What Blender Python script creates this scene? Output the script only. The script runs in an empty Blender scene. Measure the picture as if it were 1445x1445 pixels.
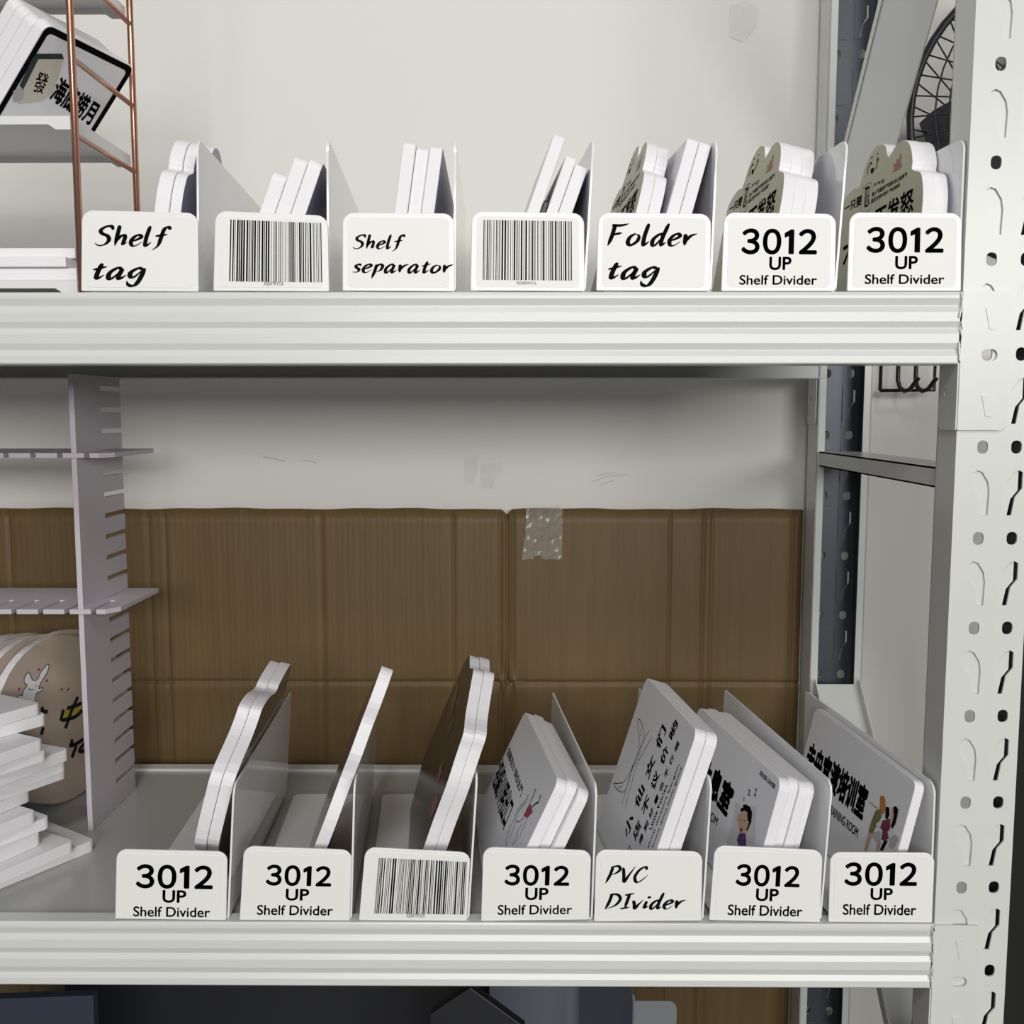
import bpy, bmesh, math, random
from mathutils import Vector, Matrix
from mathutils.geometry import tessellate_polygon

random.seed(7)
scene = bpy.context.scene
col = scene.collection

# ------------------------------------------------------------------ camera
F, W_PX = 1400.0, 1445.0
EYE = Vector((0.0, -0.788, 1.35))
PITCH, YAW = math.radians(5.8), math.radians(0.4)
cam_d = bpy.data.cameras.new('camera')
cam = bpy.data.objects.new('camera', cam_d)
col.objects.link(cam)
cam_d.sensor_width = 36.0
cam_d.lens = 36.0 * F / W_PX
cam_d.clip_start = 0.01
cam.location = EYE
cam.rotation_euler = (math.pi / 2 - PITCH, 0, YAW)
scene.camera = cam
CAMROT = cam.rotation_euler.to_matrix()

# ------------------------------------------------------------------ light
world = bpy.data.worlds.new('room_ambient')
scene.world = world
world.use_nodes = True
bg = world.node_tree.nodes['Background']
bg.inputs['Color'].default_value = (0.93, 0.95, 1.0, 1)
bg.inputs['Strength'].default_value = 0.22

def area(name, loc, target, size, size_y, power, color=(1, 1, 1)):
    d = bpy.data.lights.new(name, 'AREA')
    d.shape = 'RECTANGLE'
    d.size, d.size_y, d.energy, d.color = size, size_y, power, color
    o = bpy.data.objects.new(name, d)
    col.objects.link(o)
    o.location = loc
    o.rotation_euler = (Vector(target) - Vector(loc)).to_track_quat('-Z', 'Y').to_euler()
    return o

# ceiling lamp over the aisle, plus an added broad low light from the front
area('ceiling_tube_near', (-0.12, -1.7, 2.75), (-0.1, 0.0, 1.5), 0.42, 0.35, 14, (1.0, 0.985, 0.95))
area('low_front_light', (1.0, -4.4, 2.05), (0.0, 0.0, 1.25), 4.0, 0.9, 136, (1.0, 0.985, 0.95))
scene.view_settings.view_transform = 'Standard'
scene.view_settings.look = 'None'
scene.view_settings.gamma = 1.0
scene.view_settings.use_curve_mapping = False
scene.view_settings.exposure = 0.0

# ------------------------------------------------------------------ pixel helpers (a pixel gives a direction only)
def ray(x, y):
    return CAMROT @ Vector(((x - W_PX / 2) / F, -(y - W_PX / 2) / F, -1.0))
def onY(x, y, Y):
    r = ray(x, y)
    return EYE + r * ((Y - EYE.y) / r.y)
def onZ(x, y, Z):
    r = ray(x, y)
    return EYE + r * ((Z - EYE.z) / r.z)
def onX(x, y, X):
    r = ray(x, y)
    return EYE + r * ((X - EYE.x) / r.x)

# ------------------------------------------------------------------ materials
MATS = {}
def mat(name, color, rough=0.5, metal=0.0, spec=0.5, var=0.0, var_scale=8.0, bump=0.0, bump_scale=300.0, coat=0.0):
    if name in MATS:
        return MATS[name]
    m = bpy.data.materials.new(name)
    m.use_nodes = True
    nt = m.node_tree
    b = nt.nodes['Principled BSDF']
    b.inputs['Base Color'].default_value = (*color, 1)
    b.inputs['Roughness'].default_value = rough
    b.inputs['Metallic'].default_value = metal
    b.inputs['Specular IOR Level'].default_value = spec
    b.inputs['Coat Weight'].default_value = coat
    tc = nt.nodes.new('ShaderNodeTexCoord')
    if var > 0:
        n = nt.nodes.new('ShaderNodeTexNoise')
        n.inputs['Scale'].default_value = var_scale
        n.inputs['Detail'].default_value = 4
        nt.links.new(tc.outputs['Object'], n.inputs['Vector'])
        mx = nt.nodes.new('ShaderNodeMix')
        mx.data_type = 'RGBA'
        mx.inputs[6].default_value = (*[c * (1 - var) for c in color], 1)
        mx.inputs[7].default_value = (*[min(1, c * (1 + var)) for c in color], 1)
        nt.links.new(n.outputs['Fac'], mx.inputs[0])
        nt.links.new(mx.outputs[2], b.inputs['Base Color'])
    if bump > 0:
        n2 = nt.nodes.new('ShaderNodeTexNoise')
        n2.inputs['Scale'].default_value = bump_scale
        nt.links.new(tc.outputs['Object'], n2.inputs['Vector'])
        bp = nt.nodes.new('ShaderNodeBump')
        bp.inputs['Strength'].default_value = bump
        bp.inputs['Distance'].default_value = 0.0004
        nt.links.new(n2.outputs['Fac'], bp.inputs['Height'])
        nt.links.new(bp.outputs['Normal'], b.inputs['Normal'])
    MATS[name] = m
    return m

STEEL = mat('white_powder_coat', (0.68, 0.69, 0.665), 0.28, spec=0.5, var=0.03, var_scale=6, bump=0.06, bump_scale=500)
SHADED = mat('shaded_inner_steel', (0.085, 0.095, 0.115), 0.38, metal=0.35, var=0.15, var_scale=12)
SHEET = mat('grey_shelf_sheet', (0.44, 0.445, 0.435), 0.22, spec=0.5, var=0.03, var_scale=5)
WALL = mat('wall_paint', (0.74, 0.725, 0.685), 0.55, var=0.03, var_scale=2.5, bump=0.05, bump_scale=120)
FLOOR = mat('concrete_floor', (0.13, 0.13, 0.128), 0.6, var=0.15, var_scale=5)
PLASTIC = mat('white_plastic', (0.82, 0.83, 0.84), 0.07, spec=0.55, var=0.01)
HOLDER = mat('label_plastic', (0.86, 0.86, 0.85), 0.3, var=0.01)
CARD = mat('label_card', (0.85, 0.85, 0.825), 0.5, var=0.015, var_scale=20)
INK = mat('black_ink', (0.006, 0.006, 0.007), 1.0, spec=0.02)
INK_SOFT = mat('charcoal_ink', (0.018, 0.019, 0.021), 1.0, spec=0.02)
GREY_INK = mat('grey_ink', (0.30, 0.30, 0.29), 1.0, spec=0.02)
FOAM = mat('white_foam_board', (0.83, 0.815, 0.84), 0.5, var=0.03, var_scale=14, bump=0.12, bump_scale=250)
FOAM_FACE = mat('printed_white_face', (0.83, 0.83, 0.865), 0.32, var=0.015, var_scale=10)
OLIVE = mat('olive_print_face', (0.46, 0.46, 0.33), 0.4, var=0.03, var_scale=12)
DARKBROWN = mat('dark_brown_print_face', (0.035, 0.022, 0.017), 0.2, var=0.3, var_scale=18)
GREYBROWN = mat('grey_brown_film_face', (0.12, 0.095, 0.075), 0.16, var=0.2, var_scale=10)
NAVY = mat('blue_grey_backing', (0.30, 0.30, 0.42), 0.35, var=0.05)
TAN = mat('tan_print_face', (0.46, 0.38, 0.31), 0.45, var=0.06, var_scale=20)
LILAC = mat('lilac_slotted_board', (0.56, 0.52, 0.57), 0.5, var=0.04, var_scale=10, bump=0.1)
COPPER = mat('rose_gold_wire', (0.52, 0.27, 0.19), 0.28, metal=1.0, var=0.05)
TRAY = mat('white_tray_metal', (0.74, 0.745, 0.735), 0.35, var=0.02)
BLACK = mat('black_plastic', (0.014, 0.015, 0.02), 0.4)
BLACKWIRE = mat('black_wire', (0.012, 0.012, 0.013), 0.4)
RED = mat('red_ink', (0.35, 0.03, 0.06), 0.5)
MAROON = mat('maroon_ink', (0.16, 0.015, 0.05), 0.5)
OLIVEINK = mat('olive_ink', (0.16, 0.17, 0.04), 0.5)
SKIN = mat('skin_ink', (0.60, 0.38, 0.27), 0.5)
ORANGE = mat('orange_ink', (0.52, 0.19, 0.05), 0.5)
PURPLE = mat('purple_ink', (0.09, 0.025, 0.16), 0.5)
YELLOW = mat('yellow_ink', (0.42, 0.38, 0.04), 0.5)
CREAM = mat('cream_ink', (0.62, 0.59, 0.50), 0.5)
WHITEINK = mat('white_ink', (0.75, 0.75, 0.76), 0.5)
BAGGREY = mat('bag_grey_ink', (0.45, 0.45, 0.47), 0.5)
FLAME = mat('flame_ink', (0.33, 0.13, 0.09), 0.5)
SLATE = mat('slate_blue_board', (0.16, 0.18, 0.22), 0.4, var=0.05)
DARKNAVY = mat('dark_navy_board', (0.035, 0.045, 0.075), 0.5, var=0.1)
CABINET = mat('black_cabinet_steel', (0.012, 0.013, 0.017), 0.5)
DUST = mat('old_tape_mark', (0.70, 0.68, 0.635), 0.7, var=0.1, var_scale=60)

def cardboard_material():
    m = bpy.data.materials.new('brown_cardboard')
    m.use_nodes = True
    nt = m.node_tree
    b = nt.nodes['Principled BSDF']
    b.inputs['Roughness'].default_value = 0.5
    b.inputs['Specular IOR Level'].default_value = 0.35
    tc = nt.nodes.new('ShaderNodeTexCoord')
    mp = nt.nodes.new('ShaderNodeMapping')
    mp.inputs['Scale'].default_value = (1, 1, 0.06)
    nt.links.new(tc.outputs['Object'], mp.inputs['Vector'])
    n = nt.nodes.new('ShaderNodeTexNoise')
    n.inputs['Scale'].default_value = 90
    n.inputs['Detail'].default_value = 5
    nt.links.new(mp.outputs['Vector'], n.inputs['Vector'])
    r = nt.nodes.new('ShaderNodeValToRGB')
    r.color_ramp.elements[0].position = 0.3
    r.color_ramp.elements[0].color = (0.135, 0.086, 0.033, 1)
    r.color_ramp.elements[1].position = 0.75
    r.color_ramp.elements[1].color = (0.165, 0.106, 0.042, 1)
    nt.links.new(n.outputs['Fac'], r.inputs['Fac'])
    nt.links.new(r.outputs['Color'], b.inputs['Base Color'])
    w = nt.nodes.new('ShaderNodeTexWave')
    w.bands_direction = 'X'
    w.inputs['Scale'].default_value = 45
    w.inputs['Distortion'].default_value = 0.6
    nt.links.new(tc.outputs['Object'], w.inputs['Vector'])
    bp = nt.nodes.new('ShaderNodeBump')
    bp.inputs['Strength'].default_value = 0.22
    bp.inputs['Distance'].default_value = 0.0006
    nt.links.new(w.outputs['Fac'], bp.inputs['Height'])
    nt.links.new(bp.outputs['Normal'], b.inputs['Normal'])
    return m
CARDBOARD = cardboard_material()

def tape_material():
    m = bpy.data.materials.new('clear_tape')
    m.use_nodes = True
    b = m.node_tree.nodes['Principled BSDF']
    b.inputs['Base Color'].default_value = (0.9, 0.88, 0.82, 1)
    b.inputs['Roughness'].default_value = 0.07
    b.inputs['Specular IOR Level'].default_value = 1.0
    b.inputs['Alpha'].default_value = 0.22
    return m
TAPE = tape_material()

# ------------------------------------------------------------------ mesh helpers
def root_loc(o):
    v = Vector((0, 0, 0))
    while o is not None:
        v += Vector(o.location)
        o = o.parent
    return v

def tag(o, label=None, category=None, group=None, kind=None):
    if label: o['label'] = label
    if category: o['category'] = category
    if group: o['group'] = group
    if kind: o['kind'] = kind
    return o

def empty(name, loc, label=None, category=None, group=None):
    o = bpy.data.objects.new(name, None)
    o.empty_display_size = 0.02
    col.objects.link(o)
    o.location = loc
    return tag(o, label, category, group)

def build(name, verts, faces, mats, parent=None, mat_idx=None, smooth=False, bevel=0.0, origin=None):
    """one mesh object from world-space vertices"""
    verts = [Vector(v) for v in verts]
    if parent is not None:
        off = root_loc(parent)
    elif origin is not None:
        off = Vector(origin)
    else:
        mn = [min(v[i] for v in verts) for i in range(3)]
        mxx = [max(v[i] for v in verts) for i in range(3)]
        off = Vector(((mn[0] + mxx[0]) / 2, (mn[1] + mxx[1]) / 2, mn[2]))
    me = bpy.data.meshes.new(name)
    me.from_pydata([v - off for v in verts], [], faces)
    if not isinstance(mats, (list, tuple)):
        mats = [mats]
    for m in mats:
        me.materials.append(m)
    if mat_idx:
        for p, i in zip(me.polygons, mat_idx):
            p.material_index = i
    if smooth:
        for p in me.polygons:
            p.use_smooth = True
    me.update()
    o = bpy.data.objects.new(name, me)
    col.objects.link(o)
    if parent is None:
        o.location = off
    else:
        o.parent = parent
    if bevel > 0:
        b = o.modifiers.new('edge', 'BEVEL')
        b.width = bevel
        b.segments = 2
        b.limit_method = 'ANGLE'
        b.angle_limit = math.radians(50)
    return o

class MB:
    """collects simple solids into one mesh"""
    def __init__(self):
        self.v, self.f, self.m = [], [], []
    def add(self, v, f, mi=0):
        n = len(self.v)
        self.v += [Vector(p) for p in v]
        self.f += [tuple(i + n for i in q) for q in f]
        self.m += [mi] * len(f)
    def box(self, x0, x1, y0, y1, z0, z1, mi=0):
        v = [(x, y, z) for z in (z0, z1) for y in (y0, y1) for x in (x0, x1)]
        self.add(v, [(0, 2, 3, 1), (4, 5, 7, 6), (0, 1, 5, 4), (2, 6, 7, 3), (0, 4, 6, 2), (1, 3, 7, 5)], mi)
    def tube(self, pts, r, n=8, mi=0, closed=False):
        pts = [Vector(p) for p in pts]
        rings = []
        N = len(pts)
        up = None
        for i, p in enumerate(pts):
            if closed:
                t = (pts[(i + 1) % N] - pts[i - 1]).normalized()
            else:
                a = pts[max(i - 1, 0)]
                b = pts[min(i + 1, N - 1)]
                t = (b - a).normalized()
            if up is None:
                ref = Vector((0, 0, 1)) if abs(t.z) < 0.9 else Vector((1, 0, 0))
                up = (ref - t * ref.dot(t)).normalized()
            else:
                up = (up - t * up.dot(t)).normalized()
            s = t.cross(up)
            rings.append([p + (up * math.cos(k * 2 * math.pi / n) + s * math.sin(k * 2 * math.pi / n)) * r for k in range(n)])
        v = [q for ring in rings for q in ring]
        f = []
        for i in range(N if closed else N - 1):
            j = (i + 1) % N
            for k in range(n):
                k2 = (k + 1) % n
                f.append((i * n + k, j * n + k, j * n + k2, i * n + k2))
        if not closed:
            f.append(tuple(reversed(range(n))))
            f.append(tuple((N - 1) * n + k for k in range(n)))
        self.add(v, f, mi)
    def build(self, name, mats, parent=None, **kw):
        return build(name, self.v, self.f, mats, parent, self.m, **kw)

def prism(loop, holes, frame, t):
    """loop, holes: 2D lists; frame(u, w, n) -> world; returns verts, faces, face kinds (0 near, 1 far, 2 side)"""
    loops = [loop] + list(holes)
    flat = [p for l in loops for p in l]
    n = len(flat)
    V = [frame(p[0], p[1], 0.0) for p in flat] + [frame(p[0], p[1], t) for p in flat]
    Fc, K = [], []
    area2 = sum(a[0] * b[1] - b[0] * a[1] for a, b in zip(loop, loop[1:] + loop[:1]))
    if holes:
        tris = tessellate_polygon([[Vector((p[0], p[1], 0)) for p in l] for l in loops])
        for tri in tris:
            a, b, c = (flat[i] for i in tri)
            s = (b[0] - a[0]) * (c[1] - a[1]) - (b[1] - a[1]) * (c[0] - a[0])
            tri = tuple(tri) if s > 0 else tuple(reversed(tri))
            Fc.append(tri); K.append(0)
            Fc.append(tuple(i + n for i in reversed(tri))); K.append(1)
    else:
        order = list(range(n)) if area2 > 0 else list(reversed(range(n)))
        Fc.append(tuple(order)); K.append(0)
        Fc.append(tuple(i + n for i in reversed(order))); K.append(1)
    s0 = 0
    for l in loops:
        m = len(l)
        for i in range(m):
            a, b = s0 + i, s0 + (i + 1) % m
            Fc.append((a, a + n, b + n, b)); K.append(2)
        s0 += m
    return V, Fc, K

def fix_normals(o):
    bm = bmesh.new()
    bm.from_mesh(o.data)
    bmesh.ops.recalc_face_normals(bm, faces=bm.faces)
    bm.to_mesh(o.data)
    bm.free()
    return o

def rrect(x0, y0, x1, y1, r, seg=5):
    """rounded rectangle; r is one radius or (bl, br, tr, tl)"""
    if not isinstance(r, (list, tuple)):
        r = (r,) * 4
    out = []
    for (cx, cy, rr, a0) in ((x0 + r[0], y0 + r[0], r[0], math.pi), (x1 - r[1], y0 + r[1], r[1], 1.5 * math.pi),
                             (x1 - r[2], y1 - r[2], r[2], 0), (x0 + r[3], y1 - r[3], r[3], 0.5 * math.pi)):
        if rr < 1e-6:
            out.append((cx, cy))
            continue
        for k in range(seg + 1):
            a = a0 + k / seg * math.pi / 2
            out.append((cx + rr * math.cos(a), cy + rr * math.sin(a)))
    return out

def ellipse(cx, cy, rx, ry, n=14):
    return [(cx + rx * math.cos(2 * math.pi * k / n), cy + ry * math.sin(2 * math.pi * k / n)) for k in range(n)]

def smooth_loop(pts, sub=5, closed=True):
    out = []
    N = len(pts)
    rng = range(N) if closed else range(N - 1)
    for i in rng:
        if closed:
            p0, p1, p2, p3 = pts[i - 1], pts[i], pts[(i + 1) % N], pts[(i + 2) % N]
        else:
            p0, p1, p2, p3 = pts[max(i - 1, 0)], pts[i], pts[i + 1], pts[min(i + 2, N - 1)]
        for k in range(sub):
            t = k / sub
            out.append(tuple(0.5 * ((2 * p1[j]) + (-p0[j] + p2[j]) * t + (2 * p0[j] - 5 * p1[j] + 4 * p2[j] - p3[j]) * t * t
                                    + (-p0[j] + 3 * p1[j] - 3 * p2[j] + p3[j]) * t ** 3) for j in range(2)))
    if not closed:
        out.append(tuple(pts[-1]))
    return out

# ------------------------------------------------------------------ lettering
GLYPHS = {}
def glyph_mesh(text, bold=0.0):
    """letter outlines of the built-in face; weight is added by overlaying shifted copies"""
    if text not in GLYPHS:
        c = bpy.data.curves.new('lettering', 'FONT')
        c.body = text
        c.resolution_u = 6 if ord(text[0]) < 0x3000 or ord(text[0]) > 0xFF00 else 3
        o = bpy.data.objects.new('lettering', c)
        col.objects.link(o)
        dg = bpy.context.evaluated_depsgraph_get()
        me = o.evaluated_get(dg).to_mesh()
        GLYPHS[text] = ([(v.co.x, v.co.y) for v in me.vertices], [tuple(p.vertices) for p in me.polygons])
        o.evaluated_get(dg).to_mesh_clear()
        bpy.data.objects.remove(o)
        bpy.data.curves.remove(c)
    V0, F0 = GLYPHS[text]
    if bold <= 0.004:
        return list(V0), list(F0)
    V, Fc = [], []
    for k in range(8):
        a = k * math.pi / 4
        n = len(V)
        V += [(p[0] + bold * math.cos(a), p[1] + bold * math.sin(a)) for p in V0]
        Fc += [tuple(i + n for i in q) for q in F0]
    return V, Fc

def sans_mesh(text, bold=0.0):
    """heavy plain digits: wide forms of the fallback face, with a footless 1"""
    V, Fc, x = [], [], 0.0
    for ch in text:
        if ch == '1':
            v = [(.135, .0), (.265, .0), (.265, .735), (.185, .735), (.0, .625), (.0, .515), (.135, .585)]
            v = [(p[0] + .08, p[1]) for p in v]
            f = [(0, 1, 2, 3, 6), (3, 4, 5, 6)]
            v0, f0, v, f = v, f, [], []
            for k in range(8):
                n = len(v)
                v += [(p[0] + bold * .8 * math.cos(k * math.pi / 4), p[1] + bold * .8 * math.sin(k * math.pi / 4)) for p in v0]
                f += [tuple(i + n for i in q) for q in f0]
        else:
            v, f = glyph_mesh(chr(ord(ch) + 0xFEE0), bold)
        x0, x1 = min(p[0] for p in v), max(p[0] for p in v)
        n = len(V)
        V += [(p[0] - x0 + x, p[1]) for p in v]
        Fc += [tuple(i + n for i in q) for q in f]
        x += (x1 - x0) + (0.10 if ch != '1' else 0.15)
    return V, Fc

def norm_glyph(V):
    x0, x1 = min(v[0] for v in V), max(v[0] for v in V)
    y0, y1 = min(v[1] for v in V), max(v[1] for v in V)
    return [((v[0] - x0) / (x1 - x0), (v[1] - y0) / (y1 - y0)) for v in V]

HAND = {
 'S': ([[(.58,.74),(.5,.9),(.3,.88),(.13,.72),(.2,.56),(.42,.45),(.5,.26),(.38,.06),(.16,.0),(.0,.12)]], .68),
 'h': ([[(.12,.95),(.1,.5),(.08,.0)], [(.08,.2),(.22,.44),(.36,.5),(.4,.35),(.36,.06),(.52,.2)]], .60),
 'e': ([[(.07,.22),(.25,.3),(.4,.42),(.32,.52),(.17,.46),(.05,.25),(.1,.04),(.25,.02),(.46,.2)]], .52),
 'l': ([[(.14,.95),(.07,.4),(.1,.02),(.28,.2)]], .34),
 'f': ([[(.56,.80),(.48,.92),(.34,.82),(.28,.45),(.22,.05),(.03,-.18)], [(.06,.48),(.5,.58)]], .55),
 't': ([[(.24,.72),(.16,.3),(.18,.02),(.38,.2)], [(.0,.42),(.42,.58)]], .46),
 'a': ([[(.42,.46),(.28,.52),(.08,.3),(.07,.06),(.18,.03),(.42,.42)], [(.45,.5),(.37,.15),(.42,.02),(.6,.2)]], .64),
 'g': ([[(.42,.46),(.28,.52),(.08,.32),(.1,.12),(.22,.12),(.42,.44)], [(.48,.52),(.4,.0),(.28,-.28),(.1,-.26),(.02,-.08)]], .62),
 's': ([[(.36,.44),(.26,.52),(.12,.42),(.18,.3),(.3,.2),(.24,.04),(.0,.04)]], .46),
 'p': ([[(.14,.52),(.1,.1),(.02,-.36)], [(.08,.3),(.28,.52),(.44,.42),(.36,.16),(.12,.04)]], .56),
 'r': ([[(.08,.52),(.12,.02)], [(.12,.22),(.28,.44),(.5,.54)]], .50),
 'o': ([[(.28,.52),(.1,.36),(.06,.12),(.2,.02),(.4,.2),(.42,.42),(.26,.5)]], .56),
 'F': ([[(.12,.88),(.08,.4),(.0,-.02)], [(.0,.86),(.35,.86),(.62,.94)], [(.1,.46),(.44,.54)]], .66),
 'd': ([[(.4,.46),(.28,.5),(.08,.28),(.08,.05),(.2,.04),(.4,.4)], [(.54,.96),(.4,.3),(.42,.03),(.56,.16)]], .64),
 'P': ([[(.16,.86),(.1,.4),(-.04,-.06)], [(.06,.84),(.4,.92),(.54,.74),(.38,.52),(.12,.42)]], .66),
 'V': ([[(.02,.84),(.12,.4),(.2,.02),(.34,.35),(.6,.92)]], .62),
 'C': ([[(.56,.72),(.48,.9),(.22,.72),(.06,.34),(.16,.04),(.36,.06),(.68,.44)]], .70),
 'D': ([[(.16,.86),(.1,.4),(-.02,.0)], [(.06,.84),(.42,.84),(.6,.58),(.42,.22),(-.02,.0)]], .70),
 'I': ([[(.3,.86),(.2,.06)], [(.08,.8),(.52,.92)], [(.0,.02),(.42,.12)]], .54),
 'v': ([[(.0,.5),(.08,.28),(.14,.03),(.26,.24),(.46,.54)]], .48),
 'i': ([[(.16,.46),(.1,.08),(.28,.2)], [(.2,.74),(.28,.62)]], .34),
}
def hand_text(text, weight=0.11):
    """brush handwriting: every stroke is a ribbon of changing width"""
    V, Fc = [], []
    x = 0.0
    for ch in text:
        strokes, adv = HAND[ch]
        for st in strokes:
            pts = smooth_loop(st, 6, closed=False)
            pts = [(p[0] + x + p[1] * 0.16, p[1]) for p in pts]
            n = len(pts)
            base = len(V)
            for i, p in enumerate(pts):
                a, b = pts[max(i - 1, 0)], pts[min(i + 1, n - 1)]
                d = Vector((b[0] - a[0], b[1] - a[1]))
                if d.length < 1e-9:
                    d = Vector((1, 0))
                d.normalize()
                t = i / (n - 1)
                w = weight * (0.5 + 0.5 * abs(math.sin(math.atan2(d.y, d.x) - 0.35)))
                w *= min(1.0, 0.5 + t * 5) * min(1.0, 0.14 + (1 - t) * 2.8)
                q = Vector((-d.y, d.x)) * w / 2
                V.append((p[0] + q.x, p[1] + q.y))
                V.append((p[0] - q.x, p[1] - q.y))
            for i in range(n - 1):
                k = base + 2 * i
                Fc.append((k, k + 1, k + 3, k + 2))
        x += adv
    return V, Fc

LIFT = 0.00025
def ribbon(pts, w):
    """flat line of width w along 2D points"""
    V, Fc = [], []
    n = len(pts)
    for i, p in enumerate(pts):
        a, b = pts[max(i - 1, 0)], pts[min(i + 1, n - 1)]
        d = Vector((b[0] - a[0], b[1] - a[1]))
        if d.length < 1e-9:
            d = Vector((1, 0))
        d.normalize()
        V.append((p[0] - d.y * w / 2, p[1] + d.x * w / 2))
        V.append((p[0] + d.y * w / 2, p[1] - d.x * w / 2))
    for i in range(n - 1):
        Fc.append((2 * i, 2 * i + 1, 2 * i + 3, 2 * i + 2))
    return V, Fc

# ================================================================== THE SETTING
Z_UP, Z_LOW, Z_BOT = 1.4426, 0.9258, 0.412         # shelf tops
BEAM_H = 0.0558
PX0, PX1 = 0.3456, 0.4072                           # right posts
LX0, LX1 = -0.95, -0.888                            # left posts, out of the picture
POST_D = 0.037
Y_BACK = 0.372                                      # outer side of the back beams
Y_WALL = 0.418

m = MB(); m.box(-7, 7, Y_WALL, Y_WALL + 0.1, 0, 3.0)
wall = tag(m.build('wall_back', WALL), kind='structure')
m = MB(); m.box(-7, 7, -10.0, Y_WALL, -0.1, 0)
tag(m.build('floor', FLOOR), kind='structure')

# old tape residue and scratches on the wall
def wall_mark(name, loops, material):
    V, Fc = [], []
    for l in loops:
        b = len(V)
        V += [onY(p[0], p[1], Y_WALL - 0.0004) for p in l]
        Fc.append(tuple(range(b, b + len(l))))
    return build(name, V, Fc, material, wall)
wall_mark('tape_residue', [[(655, 648), (672, 644), (675, 660), (668, 682), (656, 684)], [(678, 655), (708, 652), (710, 662), (700, 672), (694, 690), (680, 688)]], DUST)
wall_mark('tape_residue', [[(1030, 8), (1052, 2), (1072, 12), (1066, 40), (1048, 60), (1030, 52)]], DUST)
def wall_line(pts, w):
    P = [onY(x, y, Y_WALL - 0.0004) for x, y in pts]
    V2, Fc = ribbon([(p.x, p.z) for p in P], w)
    build('scratch', [(v[0], Y_WALL - 0.0004, v[1]) for v in V2], Fc, GREY_INK, wall)
wall_line([(371, 645), (385, 647), (402, 651)], 0.0006)
wall_line([(428, 650), (440, 651), (447, 654)], 0.0006)
wall_line([(835, 680), (858, 672), (885, 670)], 0.0004)
wall_line([(840, 672), (856, 668), (870, 667)], 0.0004)
wall_line([(846, 684), (866, 678)], 0.0004)

# ================================================================== THE STORAGE RACK
rack = empty('storage_rack', (-0.27, 0.19, 0.0),
             'white powder-coated steel shelving rack with slotted posts and ribbed beams', 'rack')

def teardrop(cx, cz, s=1):
    pts = [(-.0065, -.018), (-.0015, -.018), (.0008, -.0035), (.0062, .0035), (.0062, .0165), (.003, .018), (-.001, .0165), (-.0058, .009), (-.0072, .001)]
    return [(cx + s * p[0], cz + p[1]) for p in pts]

def post_mesh():
    """front-right post, web at y=0 facing the aisle; local x from 0"""
    W = PX1 - PX0
    mb = MB()
    H = 2.05
    hz = []
    z = 1.613
    while z + 0.0728 < H - 0.03: z += 0.0728
    while z > 0.05:
        hz.append(z); z -= 0.0728
    split = 0.0392
    for (x0, x1, cx, y0, s) in ((0, split, 0.0209, 0.0, -1), (split, W, 0.0480, 0.0007, 1)):
        holes = []
        for zc in hz:
            holes.append(rrect(cx - .0042, zc - .0052, cx + .0042, zc + .0052, .0036, 3))
            if zc - 0.0364 > 0.04:
                holes.append(teardrop(cx, zc - 0.0364, s))
        V, Fc, K = prism([(x0, 0), (x1, 0), (x1, H), (x0, H)], holes, lambda u, w, n, y0=y0: (u, y0 + n, w), 0.0016)
        mb.add(V, Fc)
    for zc in hz:                                    # pressed-in tongues behind the slots
        if zc - 0.0364 > 0.04:
            c = zc - 0.0364
            mb.box(0.0209 - .009, 0.0209 + .009, 0.0020, 0.0026, c - .021, c + .021)
            V, Fc, K = prism([(0.0480 - .009, c - .021), (0.0480 - .0048, c - .021), (0.0480 - .0018, c - .005), (0.0480 + .0036, c + .002), (0.0480 + .0036, c + .021), (0.0480 - .009, c + .021)],
                             [], lambda u, w, n: (u, 0.0028 + n, w), 0.0006)
            mb.add(V, Fc)
    for x0, x1, d in ((0, .0016, 1), (W - .0016, W, -1)):
        mb.box(x0, x1, 0.0016, POST_D, 0, H)
        a = 0 if d > 0 else W
        mb.box(min(a, a + d * .009), max(a, a + d * .009), POST_D - .0016, POST_D, 0, H)
        xr = 0.0016 if d > 0 else W                  # rolled rib on the flange
        mb.box(xr, xr + 0.0009, 0.014, 0.020, 0, H)
    me_o = fix_normals(build('post', mb.v, mb.f, [STEEL, SHADED], rack))
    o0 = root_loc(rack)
    for p in me_o.data.polygons:                     # shade inside web and right flange is put into a darker steel colour
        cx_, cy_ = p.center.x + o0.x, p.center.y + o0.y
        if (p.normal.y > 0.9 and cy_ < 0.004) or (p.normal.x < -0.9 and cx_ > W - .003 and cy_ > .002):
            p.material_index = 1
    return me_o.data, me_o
pm, post0 = post_mesh()
off = root_loc(rack)
# mesh was built around local x=0; place by object location
for i, (x, y, flip) in enumerate(((PX0, 0.0, False), (PX0, Y_BACK + 0.032, True), (LX0, 0.0, False), (LX0, Y_BACK + 0.032, True))):
    if i == 0:
        o = post0
    else:
        o = post0.copy()
        col.objects.link(o)
        o.parent = rack
    if flip:
        if 'post_flip' not in bpy.data.meshes:
            me = pm.copy(); me.name = 'post_flip'
            for v in me.vertices:
                v.co.y = -(v.co.y + off.y) - off.y
            me.flip_normals()
        o.data = bpy.data.meshes['post_flip']
    o.location = (x, y, 0)

def extrude_x(profile, x0, x1, name, mats, parent, bevel=0.0, smooth=False):
    n = len(profile)
    V = [(x0, p[0], p[1]) for p in profile] + [(x1, p[0], p[1]) for p in profile]
    Fc = [(i, (i + 1) % n, n + (i + 1) % n, n + i) for i in range(n)]
    Fc += [tuple(range(n)), tuple(reversed(range(n, 2 * n)))]
    return fix_normals(build(name, V, Fc, mats, parent, bevel=bevel, smooth=smooth))

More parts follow.
